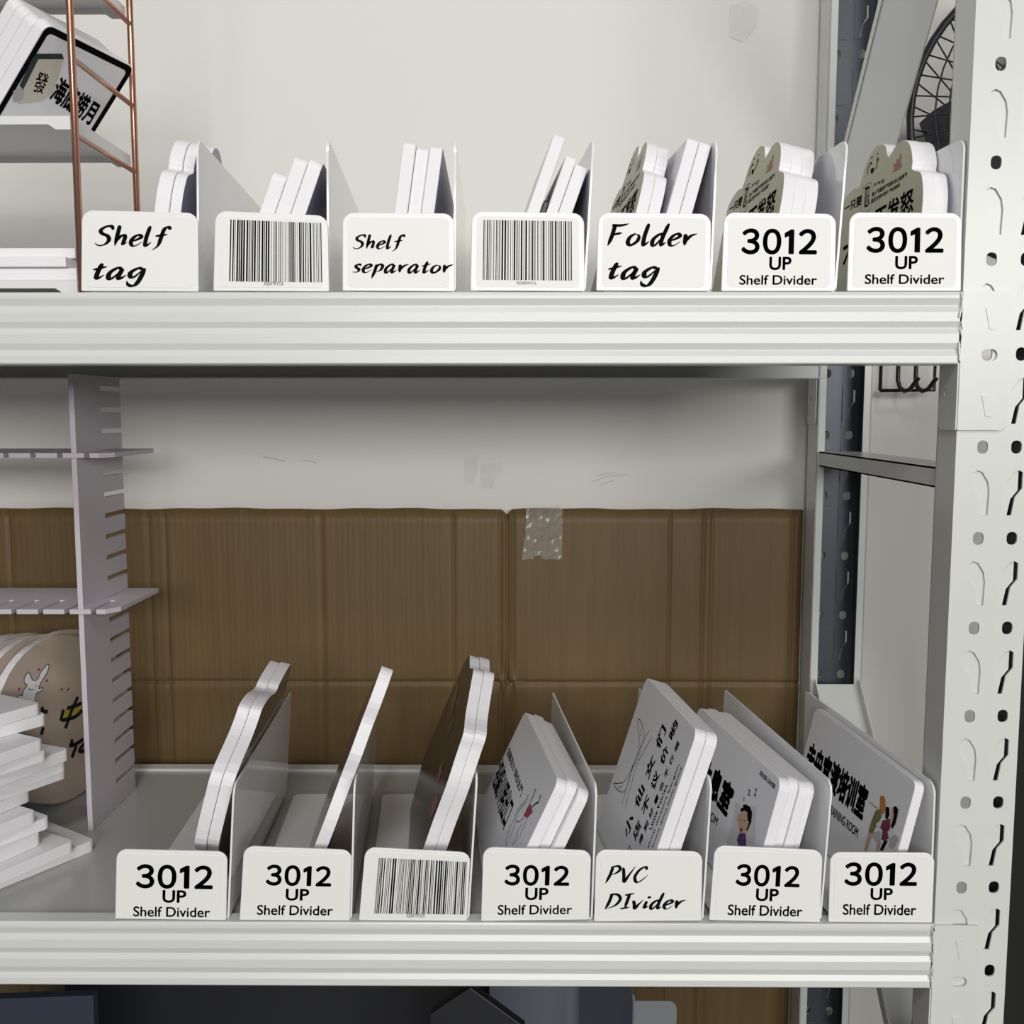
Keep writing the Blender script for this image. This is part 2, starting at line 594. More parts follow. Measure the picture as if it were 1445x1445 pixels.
def beam_profile(z_top, y0, sgn):
    h = BEAM_H
    g = 0.0018
    s = [(0.0, .0012), (.02, .0003), (.05, 0), (.09, 0), (.185, g), (.20, g), (.28, 0), (.41, 0), (.495, g), (.505, g), (.58, 0), (.71, 0), (.80, g), (.81, g), (.885, 0), (.98, 0), (1.0, .0010)]
    outer = [(y0 + sgn * d, z_top - f * h) for f, d in s]
    tail = [(0.030, 0.0), (0.030, .0015), (.0045, .0015), (.0045, h - .0065), (.016, h - .0065), (.016, h - .0002)]
    return outer + [(y0 + sgn * a, z_top - h + b) for a, b in tail]

for zt in (Z_UP, Z_LOW, Z_BOT):
    fb = extrude_x(beam_profile(zt, -0.0012, 1), LX1, PX0 + 0.0006, 'beam', STEEL, rack)
    extrude_x(beam_profile(zt, Y_BACK, -1), LX1, PX0 - 0.0004, 'beam', STEEL, rack)
    sp = MB()
    sp.box(LX1 + .002, PX0 - .004, 0.0155, Y_BACK - .0155, zt - .0052, zt - .0035)
    sp.box(LX1 + .002, PX0 - .004, 0.0165, 0.018, zt - .026, zt - .0052)
    sp.box(LX1 + .002, PX0 - .004, Y_BACK - .018, Y_BACK - .0165, zt - .026, zt - .0052)
    for k in range(3):                               # stiffening folds under the sheet
        yy = 0.09 + k * 0.09
        sp.box(LX1 + .03, PX0 - .02, yy, yy + .03, zt - .018, zt - .0052)
    sp.build('shelf_sheet', SHEET, rack)
    # end connectors: plate on the post face, side flange folded back
    for (yf, sg, xs) in ((-0.0012, 1, 1), (Y_BACK + 0.0335, -1, 1)):
        c = MB()
        zb = zt - 0.1075
        x0 = PX0 - 0.0007
        if sg > 0:
            lp = rrect(x0, zb, x0 + 0.0385, zt + .0002, (0.001, .006, .0045, .001), 4)
            cxx = PX0 + 0.0215
            holes = [rrect(cxx - .0065, zt - .0535, cxx + .0065, zt - .0445, .0043, 4)]
            V, Fc, K = prism(lp, holes, lambda u, w, n: (u, yf - 0.0012 + n, w), 0.0016)
            c.add(V, Fc)
            for zc in (zt - .021, zt - .0885):       # riveted hooks
                V, Fc, K = prism([(cxx - .0045, zc + .0085), (cxx + .0028, zc + .0085), (cxx + .0058, zc - .007), (cxx + .0035, zc - .0085), (cxx - .001, zc - .0078)], [],
                                 lambda u, w, n: (u, yf - 0.0018 + n, w), 0.0006)
                c.add(V, Fc)
        # side flange
        ya, yb = (yf, yf + 0.034) if sg > 0 else (Y_BACK - 0.002, Y_BACK + 0.03)
        lp = rrect(ya, zb, yb, zt - .001, (0.001, .008, .001, .001) if sg > 0 else (.006, .001, .001, .001), 4)
        V, Fc, K = prism(lp, [ellipse((ya + yb) / 2 + .004, zt - .078, .0016, .003, 8)], lambda u, w, n: (x0 - n, u, w), 0.0012)
        c.add(V, Fc)
        fix_normals(c.build('beam_connector', STEEL, rack))
    # rough weld bead where the front beam meets its plate
    wb = MB()
    for k in range(11):
        r0 = random.uniform(.0005, .0010)
        cx, cz = PX0 - .0012 + random.uniform(-.0012, .0012), zt - .003 - k * .0048
        wb.tube([(cx, -.0026, cz + .0026), (cx + random.uniform(-.001, .001), -.0028, cz - .0026)], r0, 6)
    wb.build('weld_bead', STEEL, rack)

# side frame braces (channels between the right posts)
def channel(p0, p1, x0, x1, t, lip, name):
    """channel in the plane of the side frame from (y,z) p0 to p1; web on the lower/front side, lips rising"""
    a, b = Vector((p0[0], p0[1])), Vector((p1[0], p1[1]))
    d = (b - a).normalized()
    nrm = Vector((-d.y, d.x))
    if nrm.x < 0: nrm = -nrm                          # lips point to the back
    mb = MB()
    def slab(xa, xb, n0, n1):
        V = []
        for x in (xa, xb):
            for base in (a, b):
                for k in (n0, n1):
                    q = base + nrm * k
                    V.append((x, q.x, q.y))
        mb.add(V, [(0, 1, 3, 2), (4, 6, 7, 5), (0, 4, 5, 1), (2, 3, 7, 6), (0, 2, 6, 4), (1, 5, 7, 3)])
    slab(x0, x1, 0, t)
    slab(x0, x0 + t, 0, lip)
    slab(x1 - t, x1, 0, lip)
    return fix_normals(mb.build(name, STEEL, rack))
XB0, XB1 = PX0 + .004, PX1 - .004
channel((0.036, 1.953), (0.366, 1.563), XB0, XB1, .0015, .012, 'diagonal_brace')
mb = MB()
zb1 = onY(1320, 689, 0.036).z
zb0 = onY(1165, 664, 0.368).z
zt1 = onY(1320, 660, 0.036).z
mb.box(PX0 + .003, PX0 + .0045, .0375, Y_BACK - .0045, zb1, zt1)
mb.box(PX0 + .003, PX1 - .012, .0375, Y_BACK - .0045, zb1 + .0, zb1 + .0015)
mb.box(PX0 + .003, PX1 - .012, .0375, Y_BACK - .0045, zt1 - .0015, zt1)
mb.build('horizontal_brace', STEEL, rack)
channel((0.368, 1.027), (0.036, 0.695), XB0, XB1, .0015, -.012, 'diagonal_brace')

# ================================================================== CARDBOARD BEHIND THE SHELVES
def cardboard_sheet():
    Yc = Y_WALL - 0.010
    ztop = onY(700, 718, Yc).z
    x_l, x_r = -0.86, 0.3435
    vx = [onY(px, 800, Yc).x for px in (212, 455, 640, 706, 716, 724, 945, 992, 1004, 1117)]
    vx += [-0.62, -0.52, -0.43, -0.72]
    hz = onY(700, 962, Yc).z
    xc = onY(720, 962, Yc).x
    xs = sorted(set([x_l + (x_r - x_l) * i / 130 for i in range(131)] + [v + d for v in vx for d in (-.0035, -.0012, 0, .0012, .0035)]))
    xs = [x for x in xs if x_l <= x <= x_r]
    zs = sorted(set([0.002 + (ztop - 0.002) * i / 70 for i in range(71)] + [hz + d for d in (-.006, -.003, -.001, .001, .003, .006)]))
    def dep(x, z):
        d = 0.0
        for v in vx:
            d += 0.0016 * math.exp(-((x - v) / 0.0016) ** 2) - 0.0007 * math.exp(-((abs(x - v) - .004) / 0.002) ** 2)
        d += 0.0026 * math.exp(-((z - hz) / 0.0018) ** 2) - 0.0012 * math.exp(-((abs(z - hz) - .005) / 0.003) ** 2)
        r2 = ((x - xc) ** 2 + (z - hz) ** 2) / 0.03 ** 2
        d += 0.003 * math.exp(-r2) * math.sin(x * 420 + z * 260)
        if z < hz:                                    # wrinkles in the lower flap
            d += 0.0010 * math.sin((z - hz) * 95 + 3.0 * math.sin(x * 9) + x * 4) * math.exp(-((z - hz + .035) / .03) ** 2)
        d += 0.0006 * math.sin(x * 23) * math.sin(z * 17)
        return d
    V, Fc = [], []
    nx, nz = len(xs), len(zs)
    for z in zs:
        for x in xs:
            zz = z
            if z >= ztop - 1e-6:
                zz = z + 0.0006 * math.sin(x * 31) + 0.0004 * math.sin(x * 87) - 0.006 * math.exp(-((x - xc + .004) / .004) ** 2)
            V.append((x, Yc - 0.002 + dep(x, z), zz))
    for j in range(nz - 1):
        for i in range(nx - 1):
            a = j * nx + i
            Fc.append((a, a + 1, a + nx + 1, a + nx))
    b = len(V)                                        # back skin and rim give it thickness
    V += [(v[0], Yc + 0.003, v[2]) for v in V[:b]]
    Fc += [(f[0] + b, f[3] + b, f[2] + b, f[1] + b) for f in Fc[:]]
    for i in range(nx - 1):
        a = (nz - 1) * nx + i
        Fc.append((a, a + 1, a + 1 + b, a + b))
        Fc.append((i, i + b, i + 1 + b, i + 1))
    for j in range(nz - 1):
        a = j * nx
        Fc.append((a, a + nx, a + nx + b, a + b))
        a += nx - 1
        Fc.append((a, a + b, a + nx + b, a + nx))
    o = build('cardboard_sheet', V, Fc, CARDBOARD, smooth=True)
    tag(o, 'creased brown corrugated cardboard sheet standing against the wall behind the shelves', 'cardboard')
    # crumpled clear tape
    x0, x1 = onY(736, 750, Yc).x, onY(793, 750, Yc).x
    z1, z0 = onY(760, 714, Yc).z, onY(760, 788, Yc).z
    V, Fc = [], []
    n, k = 11, 14
    rnd = random.Random(4)
    for j in range(k):
        for i in range(n):
            u, v = i / (n - 1), j / (k - 1)
            V.append((x0 + (x1 - x0) * u + (0.0015 * (1 - u) * v * 6 if i == 0 else 0) + rnd.uniform(-.0006, .0006), Yc - 0.0075 + rnd.uniform(-.0022, .0022),
                      z0 + (z1 - z0) * v + rnd.uniform(-.0008, .0008) + (0.004 * u - .002) * v))
    for j in range(k - 1):
        for i in range(n - 1):
            a = j * n + i
            if j == 0 and 3 <= i <= 4: continue
            Fc += [(a, a + 1, a + n + 1), (a, a + n + 1, a + n)]
    tp = build('tape_strip', V, Fc, TAPE, o)
    tp['label'] = 'crumpled clear adhesive tape'
    return o
cardboard_sheet()

# ================================================================== SHELF DIVIDERS
def bilerp(c, u, v):
    tl, tr, br, bl = c
    return (bl * (1 - u) + br * u) * (1 - v) + (tl * (1 - u) + tr * u) * v

DIV = {}
def divider(key, zs, tagpx, panel_bot, panel_top, yaw, label, content, back_len=0.275):
    """tagpx: tl, tr, br, bl pixels of the label plate; panel_bot/top: pixels of the panel's front edge"""
    YF = 0.0035
    root_x = onY(*tagpx[2], YF).x
    root = empty('shelf_divider', (root_x, 0.14, zs), label, 'shelf divider', 'shelf dividers with label plates')
    c = [onY(*p, YF) for p in tagpx]
    zmin = min(c[2].z, c[3].z)
    for q in c:                                       # stand the plate on the shelf
        q.z += (zs + 0.0006) - zmin
    wid = (c[1] - c[0]).length
    hgt = (c[0] - c[3]).length
    def fr(u, w, n):
        p = bilerp(c, u / wid, w / hgt)
        return (p.x, p.y - 0.0022 + n, p.z)
    lp = rrect(0, 0, wid, hgt, (.0012, .0012, .0085, .0085), 6)
    V, Fc, K = prism(lp, [], fr, 0.0022)
    holder = fix_normals(build('label_plate', V, Fc, HOLDER, root, bevel=0.0006))
    lp = rrect(.004, .003, wid - .004, hgt - .0035, .0035, 4)
    V, Fc, K = prism(lp, [], lambda u, w, n: fr(u, w, n - 0.0003), 0.0004)
    fix_normals(build('label_card', V, Fc, CARD, holder))
    def put(name, V2, F2, material):
        build(name, [fr(v[0], v[1], -0.00055) for v in V2], F2, material, holder)
    def tagpt(px):                                    # pixel -> plate coordinates
        p = onY(*px, YF - 0.0022)
        u = (p.x - c[3].x) / (c[2].x - c[3].x) * wid
        w = (p.z - zs - 0.0006) / (c[0].z - c[3].z) * hgt
        return u, w
    for item in content:
        if item[0] == 'text' or item[0] == 'hand':
            _, s, x0, y0, x1, y1, bold = item         # pixel box of the ink
            V2, F2 = (sans_mesh(s, bold) if s[0] == '3' else glyph_mesh(s, bold)) if item[0] == 'text' else hand_text(s, bold)
            N2 = norm_glyph(V2)
            a, b = tagpt((x0, y1)), tagpt((x1, y0))
            tl = item[0] == 'text'
            put('lettering', [(a[0] + (b[0] - a[0]) * p[0], a[1] + (b[1] - a[1]) * p[1]) for p in N2], F2, INK_SOFT if tl and key.startswith('U') else INK)
        else:
            _, x0, y0, x1, y1, seed = item
            rnd = random.Random(seed)
            a, b = tagpt((x0, y1)), tagpt((x1, y0))
            xs, bars = 0.0, []
            while xs < 1.0:
                bw = rnd.choice((.006, .006, .009, .013, .018))
                bars.append((xs, min(1, xs + bw), rnd.random() < 0.22))
                xs += bw + rnd.choice((.007, .009, .013, .017))
            V2, F2 = [], []
            if True:
                for (p, q, g) in bars:
                    n0 = len(V2)
                    V2 += [(a[0] + (b[0] - a[0]) * p, a[1]), (a[0] + (b[0] - a[0]) * q, a[1]), (a[0] + (b[0] - a[0]) * q, b[1]), (a[0] + (b[0] - a[0]) * p, b[1])]
                    F2.append((n0, n0 + 1, n0 + 2, n0 + 3))
                build('barcode', [fr(v[0], v[1], -0.00055) for v in V2], F2, [INK, GREY_INK], holder, [int(g) for (_, _, g) in bars])
    # side panel
    pb, pt = onY(*panel_bot, 0.006), onY(*panel_top, 0.006)
    h = min(max(pt.z - zs, 0.112), 0.123)
    lean = (pt.x - pb.x) / (pt.z - pb.z)
    U = Vector((-math.sin(yaw), math.cos(yaw), 0))
    R = Vector((math.cos(yaw), math.sin(yaw), 0))
    base = Vector((pb.x - lean * (pb.z - zs), 0.0045, zs))
    def pf(u, w, n):
        return base + U * u + Vector((lean * w, 0, w)) + R * (n - 0.0016)
    lp = rrect(0, 0.0018, back_len, h, (.001, .002, .002, .010), 5)
    V, Fc, K = prism(lp, [], pf, 0.0016)
    fix_normals(build('side_panel', V, Fc, PLASTIC, root))
    # base plate from the side panel to the left, under the boards
    left = c[3].x + 0.006
    bw = base.x - left
    def bf(u, w, n):
        p = base + U * w - Vector((1, 0, 0)) * (bw - u)
        return Vector((p.x, p.y, zs + 0.0003 + n))
    V, Fc, K = prism(rrect(0, 0.001, bw - .0004, back_len - .004, (.001, .001, .002, .008), 4), [], bf, 0.0014)
    fix_normals(build('base_plate', V, Fc, PLASTIC, root))
    DIV[key] = dict(base=base, lean=lean, yaw=yaw, h=h, zs=zs)
    return root

def std(x0, w, y, h_big, s=1.0):
    """'3012 / UP / Shelf Divider' boxes: x0,w of 3012; y top of 3012"""
    return None

R_ = math.radians
divider('U1', Z_UP, ((117, 296), (280, 300), (281, 411), (116, 410)), (282, 411), (281, 196), R_(4.4),
        'upper shelf divider whose label plate is handwritten Shelf tag, beside the copper wire rack',
        [('hand', 'Shelf', 131, 317, 240, 353, .168), ('hand', 'tag', 131, 372, 205, 406, .168)])
divider('U2', Z_UP, ((305, 298), (463, 305), (465, 412), (302, 411)), (465, 411), (464, 195), R_(4.4),
        'upper shelf divider with a barcode plate between the Shelf tag and Shelf separator plates',
        [('bar', 323, 310, 453, 398, 11), ('text', 'X2EATRYCA', 372, 398, 400, 403, 0.0)])
divider('U3', Z_UP, ((484, 302), (641, 303), (642, 413), (484, 412)), (643, 412), (644, 197), R_(1.6),
        'upper shelf divider whose label plate is handwritten Shelf separator',
        [('hand', 'Shelf', 497, 331, 572, 356, .168), ('hand', 'separator', 497, 369, 640, 394, .168)])
divider('U4', Z_UP, ((666, 300), (824, 303), (825, 413), (664, 412)), (826, 411), (839, 196), R_(4.4),
        'upper shelf divider with a barcode plate between the Shelf separator and Folder tag plates',
        [('bar', 681, 311, 810, 396, 23), ('text', 'FSG4SFWCVL', 729, 398, 757, 402, 0.0)])
divider('U5', Z_UP, ((844, 302), (1003, 304), (1001, 413), (841, 412)), (1003, 412), (1013, 197), R_(4.4),
        'upper shelf divider whose label plate is handwritten Folder tag',
        [('hand', 'Folder', 856, 315, 984, 349, .168), ('hand', 'tag', 857, 371, 931, 406, .168)])
divider('U6', Z_UP, ((1021, 301), (1179, 303), (1177, 412), (1017, 412)), (1179, 411), (1197, 196), R_(4.4),
        'upper shelf divider with a 3012 UP plate, right of the Folder tag plate',
        [('text', '3012', 1045, 322, 1154, 359, .028), ('text', 'UP', 1085, 362, 1117, 381, .022), ('text', 'Shelf Divider', 1043, 388, 1153, 402, .014)])
divider('U7', Z_UP, ((1198, 300), (1356, 301), (1354.5, 411), (1194, 411)), (1352.5, 410), (1362, 194), R_(4.4),
        'upper shelf divider with a 3012 UP plate, against the right steel post',
        [('text', '3012', 1222, 320, 1334, 357, .028), ('text', 'UP', 1263, 361, 1296, 380, .022), ('text', 'Shelf Divider', 1220, 387, 1333, 401, .014)])
divider('L1', Z_LOW, ((166, 1201), (322, 1205), (320, 1301), (164, 1299)), (324, 1299), (332, 1108), R_(3.3),
        'lower shelf divider with a 3012 UP plate, leftmost on the lower shelf',
        [('text', '3012', 189, 1220, 297, 1254, .028), ('text', 'UP', 228, 1256, 261, 1274, .022), ('text', 'Shelf Divider', 188, 1280, 296, 1294, .014)])
divider('L2', Z_LOW, ((345, 1194), (497, 1200), (494, 1299), (339, 1298)), (497, 1298), (502, 1105), R_(4.5),
        'lower shelf divider with a 3012 UP plate, just left of the barcode plate',
        [('text', '3012', 371, 1219, 464, 1249, .028), ('text', 'UP', 401, 1253, 434, 1270, .022), ('text', 'Shelf Divider', 362, 1277, 469, 1291, .014)])
divider('L3', Z_LOW, ((516, 1196), (664, 1204), (659, 1300), (507, 1299)), (662, 1299), (675, 1090), R_(5.0),
        'lower shelf divider with the only barcode plate on the lower shelf',
        [('bar', 527, 1210, 654, 1289, 37), ('text', 'X2EATRYCA', 573, 1289, 599, 1294, 0.0)])
divider('L4', Z_LOW, ((682, 1195), (834, 1200), (831, 1297), (679, 1299)), (836, 1297), (843, 1108), R_(5.6),
        'lower shelf divider with a 3012 UP plate, between the barcode and PVC Divider plates',
        [('text', '3012', 710, 1219, 802, 1249, .028), ('text', 'UP', 740, 1252, 773, 1270, .022), ('text', 'Shelf Divider', 702, 1277, 807, 1291, .014)])
divider('L5', Z_LOW, ((841, 1197), (991, 1200), (989, 1297), (838, 1298)), (992, 1297), (1005, 1100), R_(5.6),
        'lower shelf divider whose label plate is handwritten PVC DIvider',
        [('hand', 'PVC', 853, 1220, 914, 1246, .168), ('hand', 'DIvider', 853, 1259, 968, 1284, .168)])
divider('L6', Z_LOW, ((1008, 1193), (1160, 1200), (1156, 1301), (1000, 1298)), (1158, 1298), (1175, 1103), R_(6.6),
        'lower shelf divider with a 3012 UP plate, right of the PVC DIvider plate',
        [('text', '3012', 1035, 1220, 1128, 1251, .028), ('text', 'UP', 1065, 1254, 1098, 1272, .022), ('text', 'Shelf Divider', 1026, 1278, 1132, 1293, .014)])
divider('L7', Z_LOW, ((1171, 1199), (1318, 1200), (1314, 1298), (1168, 1297)), (1312.5, 1297), (1320, 1105), R_(5.8),
        'lower shelf divider with a 3012 UP plate, against the right steel post',
        [('text', '3012', 1191, 1217, 1295, 1250, .028), ('text', 'UP', 1228, 1253, 1260, 1270, .022), ('text', 'Shelf Divider', 1189, 1276, 1293, 1291, .014)])

# ================================================================== SIGN BOARDS LEANING IN THE DIVIDERS
BASE_T = 0.0019
class Plane:
    """plane of a leaning board: origin on its left (printed) face, U to the back, W up the board, N to the right"""
    def __init__(self, P, lean, yaw):
        self.P = Vector(P)
        self.R = Vector((math.cos(yaw), math.sin(yaw), 0))
        self.U = Vector((-math.sin(yaw), math.cos(yaw), 0))
        self.W = Vector((0, 0, math.cos(lean))) + self.R * math.sin(lean)
        self.N = self.R * math.cos(lean) - Vector((0, 0, math.sin(lean)))
        self.lean = lean
    def px(self, x, y, n=0.0):
        r = ray(x, y)
        t = (self.P + self.N * n - EYE).dot(self.N) / r.dot(self.N)
        d = EYE + r * t - self.P
        return (d.dot(self.U), d.dot(self.W))
    def at(self, u, w, n):
        return self.P + self.U * u + self.W * w + self.N * n

def board(name, plane, outline, t, n0, mats, label, category, group, bevel=0.0008):
    """mats: printed face, back face, edge"""
    V, Fc, K = prism(outline, [], lambda u, w, n: plane.at(u, w, n0 + n), t)
    o = build(name, V, Fc, list(mats), None, K, bevel=bevel)
    fix_normals(o)
    return tag(o, label, category, group)

def art(o, plane, n, V2, F2, material, name='print'):
    return build(name, [plane.at(v[0], v[1], n) for v in V2], F2, material, o)

def art_poly(o, plane, n, pts, material, name='print'):
    return art(o, plane, n, pts, [tuple(range(len(pts)))], material, name)

def art_text(o, plane, n, s, bl, br, tl, material=INK, bold=0.03, before=0.0):
    """glyph box mapped on three board points; before: widths to add in front (text continues out of sight)"""
    V2, F2 = glyph_mesh(s, bold)
    N2 = norm_glyph(V2)
    bl, br, tl = Vector(bl), Vector(br), Vector(tl)
    e = br - bl
    st = bl - e * before
    e = e * (1 + before)
    art(o, plane, n, [st + e * p[0] + (tl - bl) * p[1] for p in N2], F2, material, 'lettering')

def rect_plane(zs, A, B, C, Yf=0.014, yaw0=4.4):
    """board from its front-top corner A, a lower point B of the front edge and its back-top corner C (pixels)"""
    a, b = onY(*A, Yf), onY(*B, Yf)
    c = onZ(*C, a.z) if C else None
    yaw = math.atan2(a.x - c.x, c.y - a.y) if C else R_(yaw0)
    lean = math.atan2(a.x - b.x, a.z - b.z)
    return a, lean, yaw, ((c - a).length if C else None)

def stack_on(zs, a, lean, yaw, total_t):
    """plane through a with w=0 where the right-most board touches the base plate"""
    p = Plane(a, lean, yaw)
    zb = zs + BASE_T + total_t * math.sin(lean)
    w = (a.z - zb) / p.W.z
    return Plane(p.P - p.W * w, lean, yaw), w

WHITE3 = (FOAM_FACE, FOAM, FOAM)
def clear_of(pl, total, h, L, key):
    """slide the boards left until the last one just touches the divider's side panel"""
    d = DIV[key]
    zc = min(d['zs'] + d['h'], pl.at(0, h, total).z)
    need = 0.0
    for u in (0.0, L):
        w = (zc - (pl.P + pl.N * total).z) / pl.W.z
        q = pl.at(u, w, total)
        y = q.y - d['base'].y
        xp = d['base'].x - math.tan(d['yaw']) * y + d['lean'] * (zc - d['zs']) - 0.0020
        need = max(need, q.x - xp)
    # feet
    if need > 0:
        pass
    pl.P = pl.P - pl.R * need

# ---- lower shelf, four groups of rectangular signs
def rect_group(zs, A, B, C, ts, label_fn, Yf=0.014, r=.009, group=None, jitter=None, mats=WHITE3, depth=None, names='sign_board', key=None, yaw0=4.4):
    a, lean, yaw, L = rect_plane(zs, A, B, C, Yf, yaw0)
    if depth: L = depth
    pl, h = stack_on(zs, a, lean, yaw, sum(ts) + 0.0003 * len(ts))
    if key: clear_of(pl, sum(ts) + .0003 * (len(ts) - 1), h + (jitter[-1][1] if jitter else 0), L, key)
    n0, out = 0.0, []
    for i, t in enumerate(ts):
        du, dw = (jitter[i] if jitter else (0, 0))
        # a board further right stands a little lower on the slanting stack: its foot stays on the plate
        foot = -(n0 + t - sum(ts)) * -math.tan(lean)
        lp = rrect(du, foot, L + du, h + dw, (.002, .002, r, r), 5)
        o = board(names, pl, lp, t, n0, mats if i == len(ts) - 1 else (mats[0], mats[2], mats[2]), label_fn(i), 'sign', group)
        out.append((o, n0, t))
        n0 += t + 0.0003
    return pl, h, L, out

ords = ['leftmost', 'second from the left', 'third from the left', 'rightmost']
# L4
pl, h, L, bs = rect_group(Z_LOW, (788, 1101), (742, 1194), (741, 1002), (.0098, .0098, .0098),
    lambda i: ['white sign board printed with bold black characters and a red-nailed hand drawing',
               'middle white board of three leaning just right of the lower barcode plate',
               'rightmost white sign board of the three leaning beside the PVC DIvider plate'][i],
    group='signs in the fourth lower divider', key='L4', jitter=[(0, 0), (.004, .001), (-.002, 0)])
o = bs[0][0]
Z1 = lambda x, y: pl.px(680 + x * .1176, 1030 + y * .1176)
art_text(o, pl, -LIFT, '招級川明出口', Z1(120, 650), Z1(250, 1220), Z1(255, 330), bold=.03)
art_text(o, pl, -LIFT, '溫馨提示 請從此門', Z1(300, 290), Z1(465, 810), Z1(330, 185), INK_SOFT, .01)
def lines(o, pl, Z, polys, w, material=INK, n=-LIFT):
    V, Fc = [], []
    for pts in polys:
        a, b = ribbon(smooth_loop([Z(*p) for p in pts], 4, closed=False), w)
        k = len(V)
        V += a
        Fc += [tuple(i + k for i in f) for f in b]
    art(o, pl, n, V, Fc, material, 'line_drawing')
lines(o, pl, Z1, [[(560,770),(520,850),(430,960),(380,1090),(330,1190),(300,1310)], [(330,1310),(390,1160),(415,1105),(450,1100),(510,1050)], [(560,800),(530,870),(440,980),(400,1100)],
                  [(545,1060),(490,1190),(455,1280)], [(480,1130),(430,1220),(420,1300),(370,1380)], [(300,1320),(290,1400)]], .0007)
lines(o, pl, Z1, [[(650,705),(610,810),(585,870)], [(705,780),(685,860),(640,890),(600,930)]], .0016)
art_poly(o, pl, -LIFT, [Z1(*p) for p in ((580,875),(600,940),(612,985),(550,1055),(500,1035),(540,950))], RED)

# L5
pl, h, L, bs = rect_group(Z_LOW, (986, 1031), (928, 1196), (914, 954), (.0100, .0100),
    lambda i: ['tall white sign board printed with crossed bare feet and slanted black characters',
               'plain white board leaning directly behind the sign with the bare feet drawing'][i],
    group='signs in the PVC divider', key='L5')
o = bs[0][0]
Z2 = lambda x, y: pl.px(860 + x * .1384, 1000 + y * .1384)
def char_row(o, pl, Z, s, c0, c1, size, stretch=1.0, bold=.03, material=INK, n=-LIFT):
    """characters centred along the line c0-c1, baseline direction c0->c1"""
    p0, p1 = Vector(Z(*c0)), Vector(Z(*c1))
    d = (p1 - p0)
    e = d.normalized()
    q = Vector((-e.y, e.x))
    q = -q if plane_flip else q
    for i, ch in enumerate(s):
        if ch == ' ': continue
        c = p0 + d * (i / max(1, len(s) - 1))
        bl = c - e * size * stretch / 2 - q * size / 2
        art_text(o, pl, n, ch, bl, bl + e * size * stretch, bl + q * size, material, bold)
plane_flip = True          # seen from the left: up of these rows points to the back of the shelf
char_row(o, pl, Z2, '小仙女们', (200, 1190), (525, 290), .0165, 1.25)
char_row(o, pl, Z2, '本店不议价哟', (190, 1490), (655, 215), .0135, 1.25)
char_row(o, pl, Z2, '得到好看也不行哦', (325, 1330), (690, 385), .0075, 1.2)
art_text(o, pl, -LIFT, 'Little Fairies', Z2(430, 1235), Z2(598, 780), Z2(405, 1228), INK, .01)
art_text(o, pl, -LIFT, "shop doesn't bargain", Z2(405, 1420), Z2(722, 570), Z2(385, 1412), INK, .01)
art_text(o, pl, -LIFT, "Can't devil look good", Z2(450, 1420), Z2(745, 605), Z2(432, 1412), INK, .01)
lines(o, pl, Z2, [[(45,760),(110,760),(160,735),(245,570),(305,370),(290,150),(300,105),(330,150),(355,250),(345,320),(295,500),(240,600),(180,800),(140,850),(100,840),(55,790),(45,760)],
                  [(410,220),(320,390),(240,590),(180,800),(130,970)], [(435,290),(350,440),(280,580),(215,810),(165,1010)], [(325,200),(325,280)], [(95,805),(130,790)]], .0007)

# L6
pl, h, L, bs = rect_group(Z_LOW, (1103, 1101), (1076, 1194), (986, 996), (.0095, .0085, .0085, .0065),
    lambda i: ['white rest room sign board printed with a sleeping person in purple',
               'white board second from the left in the stack with the rest room sign',
               'white board third from the left in the stack with the rest room sign',
               'thin white board farthest right in the stack with the rest room sign'][i],
    group='signs in the sixth lower divider', key='L6', jitter=[(0, 0), (.003, .001), (.001, 0), (.004, .0)])
o = bs[0][0]
Z3 = lambda x, y: pl.px(1000 + x * .1108, 1040 + y * .1107)
art_text(o, pl, -LIFT, '休息室', Z3(95, 880), Z3(225, 1045), Z3(215, 500), INK, .05, before=2.1)
art_text(o, pl, -LIFT, 'REST ROOM', Z3(30, 1075), Z3(100, 1145), Z3(55, 965), INK_SOFT, .01, before=3.2)
art_text(o, pl, -LIFT, '00:00-24:00', Z3(645, 480), Z3(838, 668), Z3(665, 425), INK, .02)
art_text(o, pl, -LIFT, 'z', Z3(500, 745), Z3(530, 750), Z3(505, 670), INK_SOFT, 0)
art_text(o, pl, -LIFT, 'z', Z3(578, 745), Z3(605, 760), Z3(592, 650), INK_SOFT, 0)
art_text(o, pl, -LIFT, 'z', Z3(440, 808), Z3(458, 812), Z3(445, 770), INK_SOFT, 0)
art_poly(o, pl, -LIFT * .6, [Z3(*p) for p in ((345,820),(420,890),(560,890),(610,880),(600,1100),(590,1380),(240,1380),(230,1330),(300,1130))], mat('pillow_ink', (.66, .66, .68), .5))
art_poly(o, pl, -LIFT, [Z3(*p) for p in ((375,990),(440,955),(490,960),(520,1060),(512,1110),(485,1180),(470,1235),(390,1225),(385,1110),(360,1060))], SKIN)
art_poly(o, pl, -LIFT * 1.4, [Z3(*p) for p in ((405,960),(420,905),(445,905),(440,865),(480,860),(530,890),(558,960),(548,1080),(500,1195),(482,1195),(520,1085),(500,1060),(495,960),(470,940),(435,948))], INK)
art_poly(o, pl, -LIFT * 1.4, [Z3(*p) for p in ((415,1145),(437,1180),(422,1215),(402,1190))], MAROON)
art_poly(o, pl, -LIFT * 1.4, [Z3(*p) for p in ((395,1230),(475,1230),(482,1390),(385,1390),(365,1310))], PURPLE)
lines(o, pl, Z3, [[(398,1058),(418,1060)], [(450,1062),(470,1065)]], .0007, n=-LIFT * 1.4)

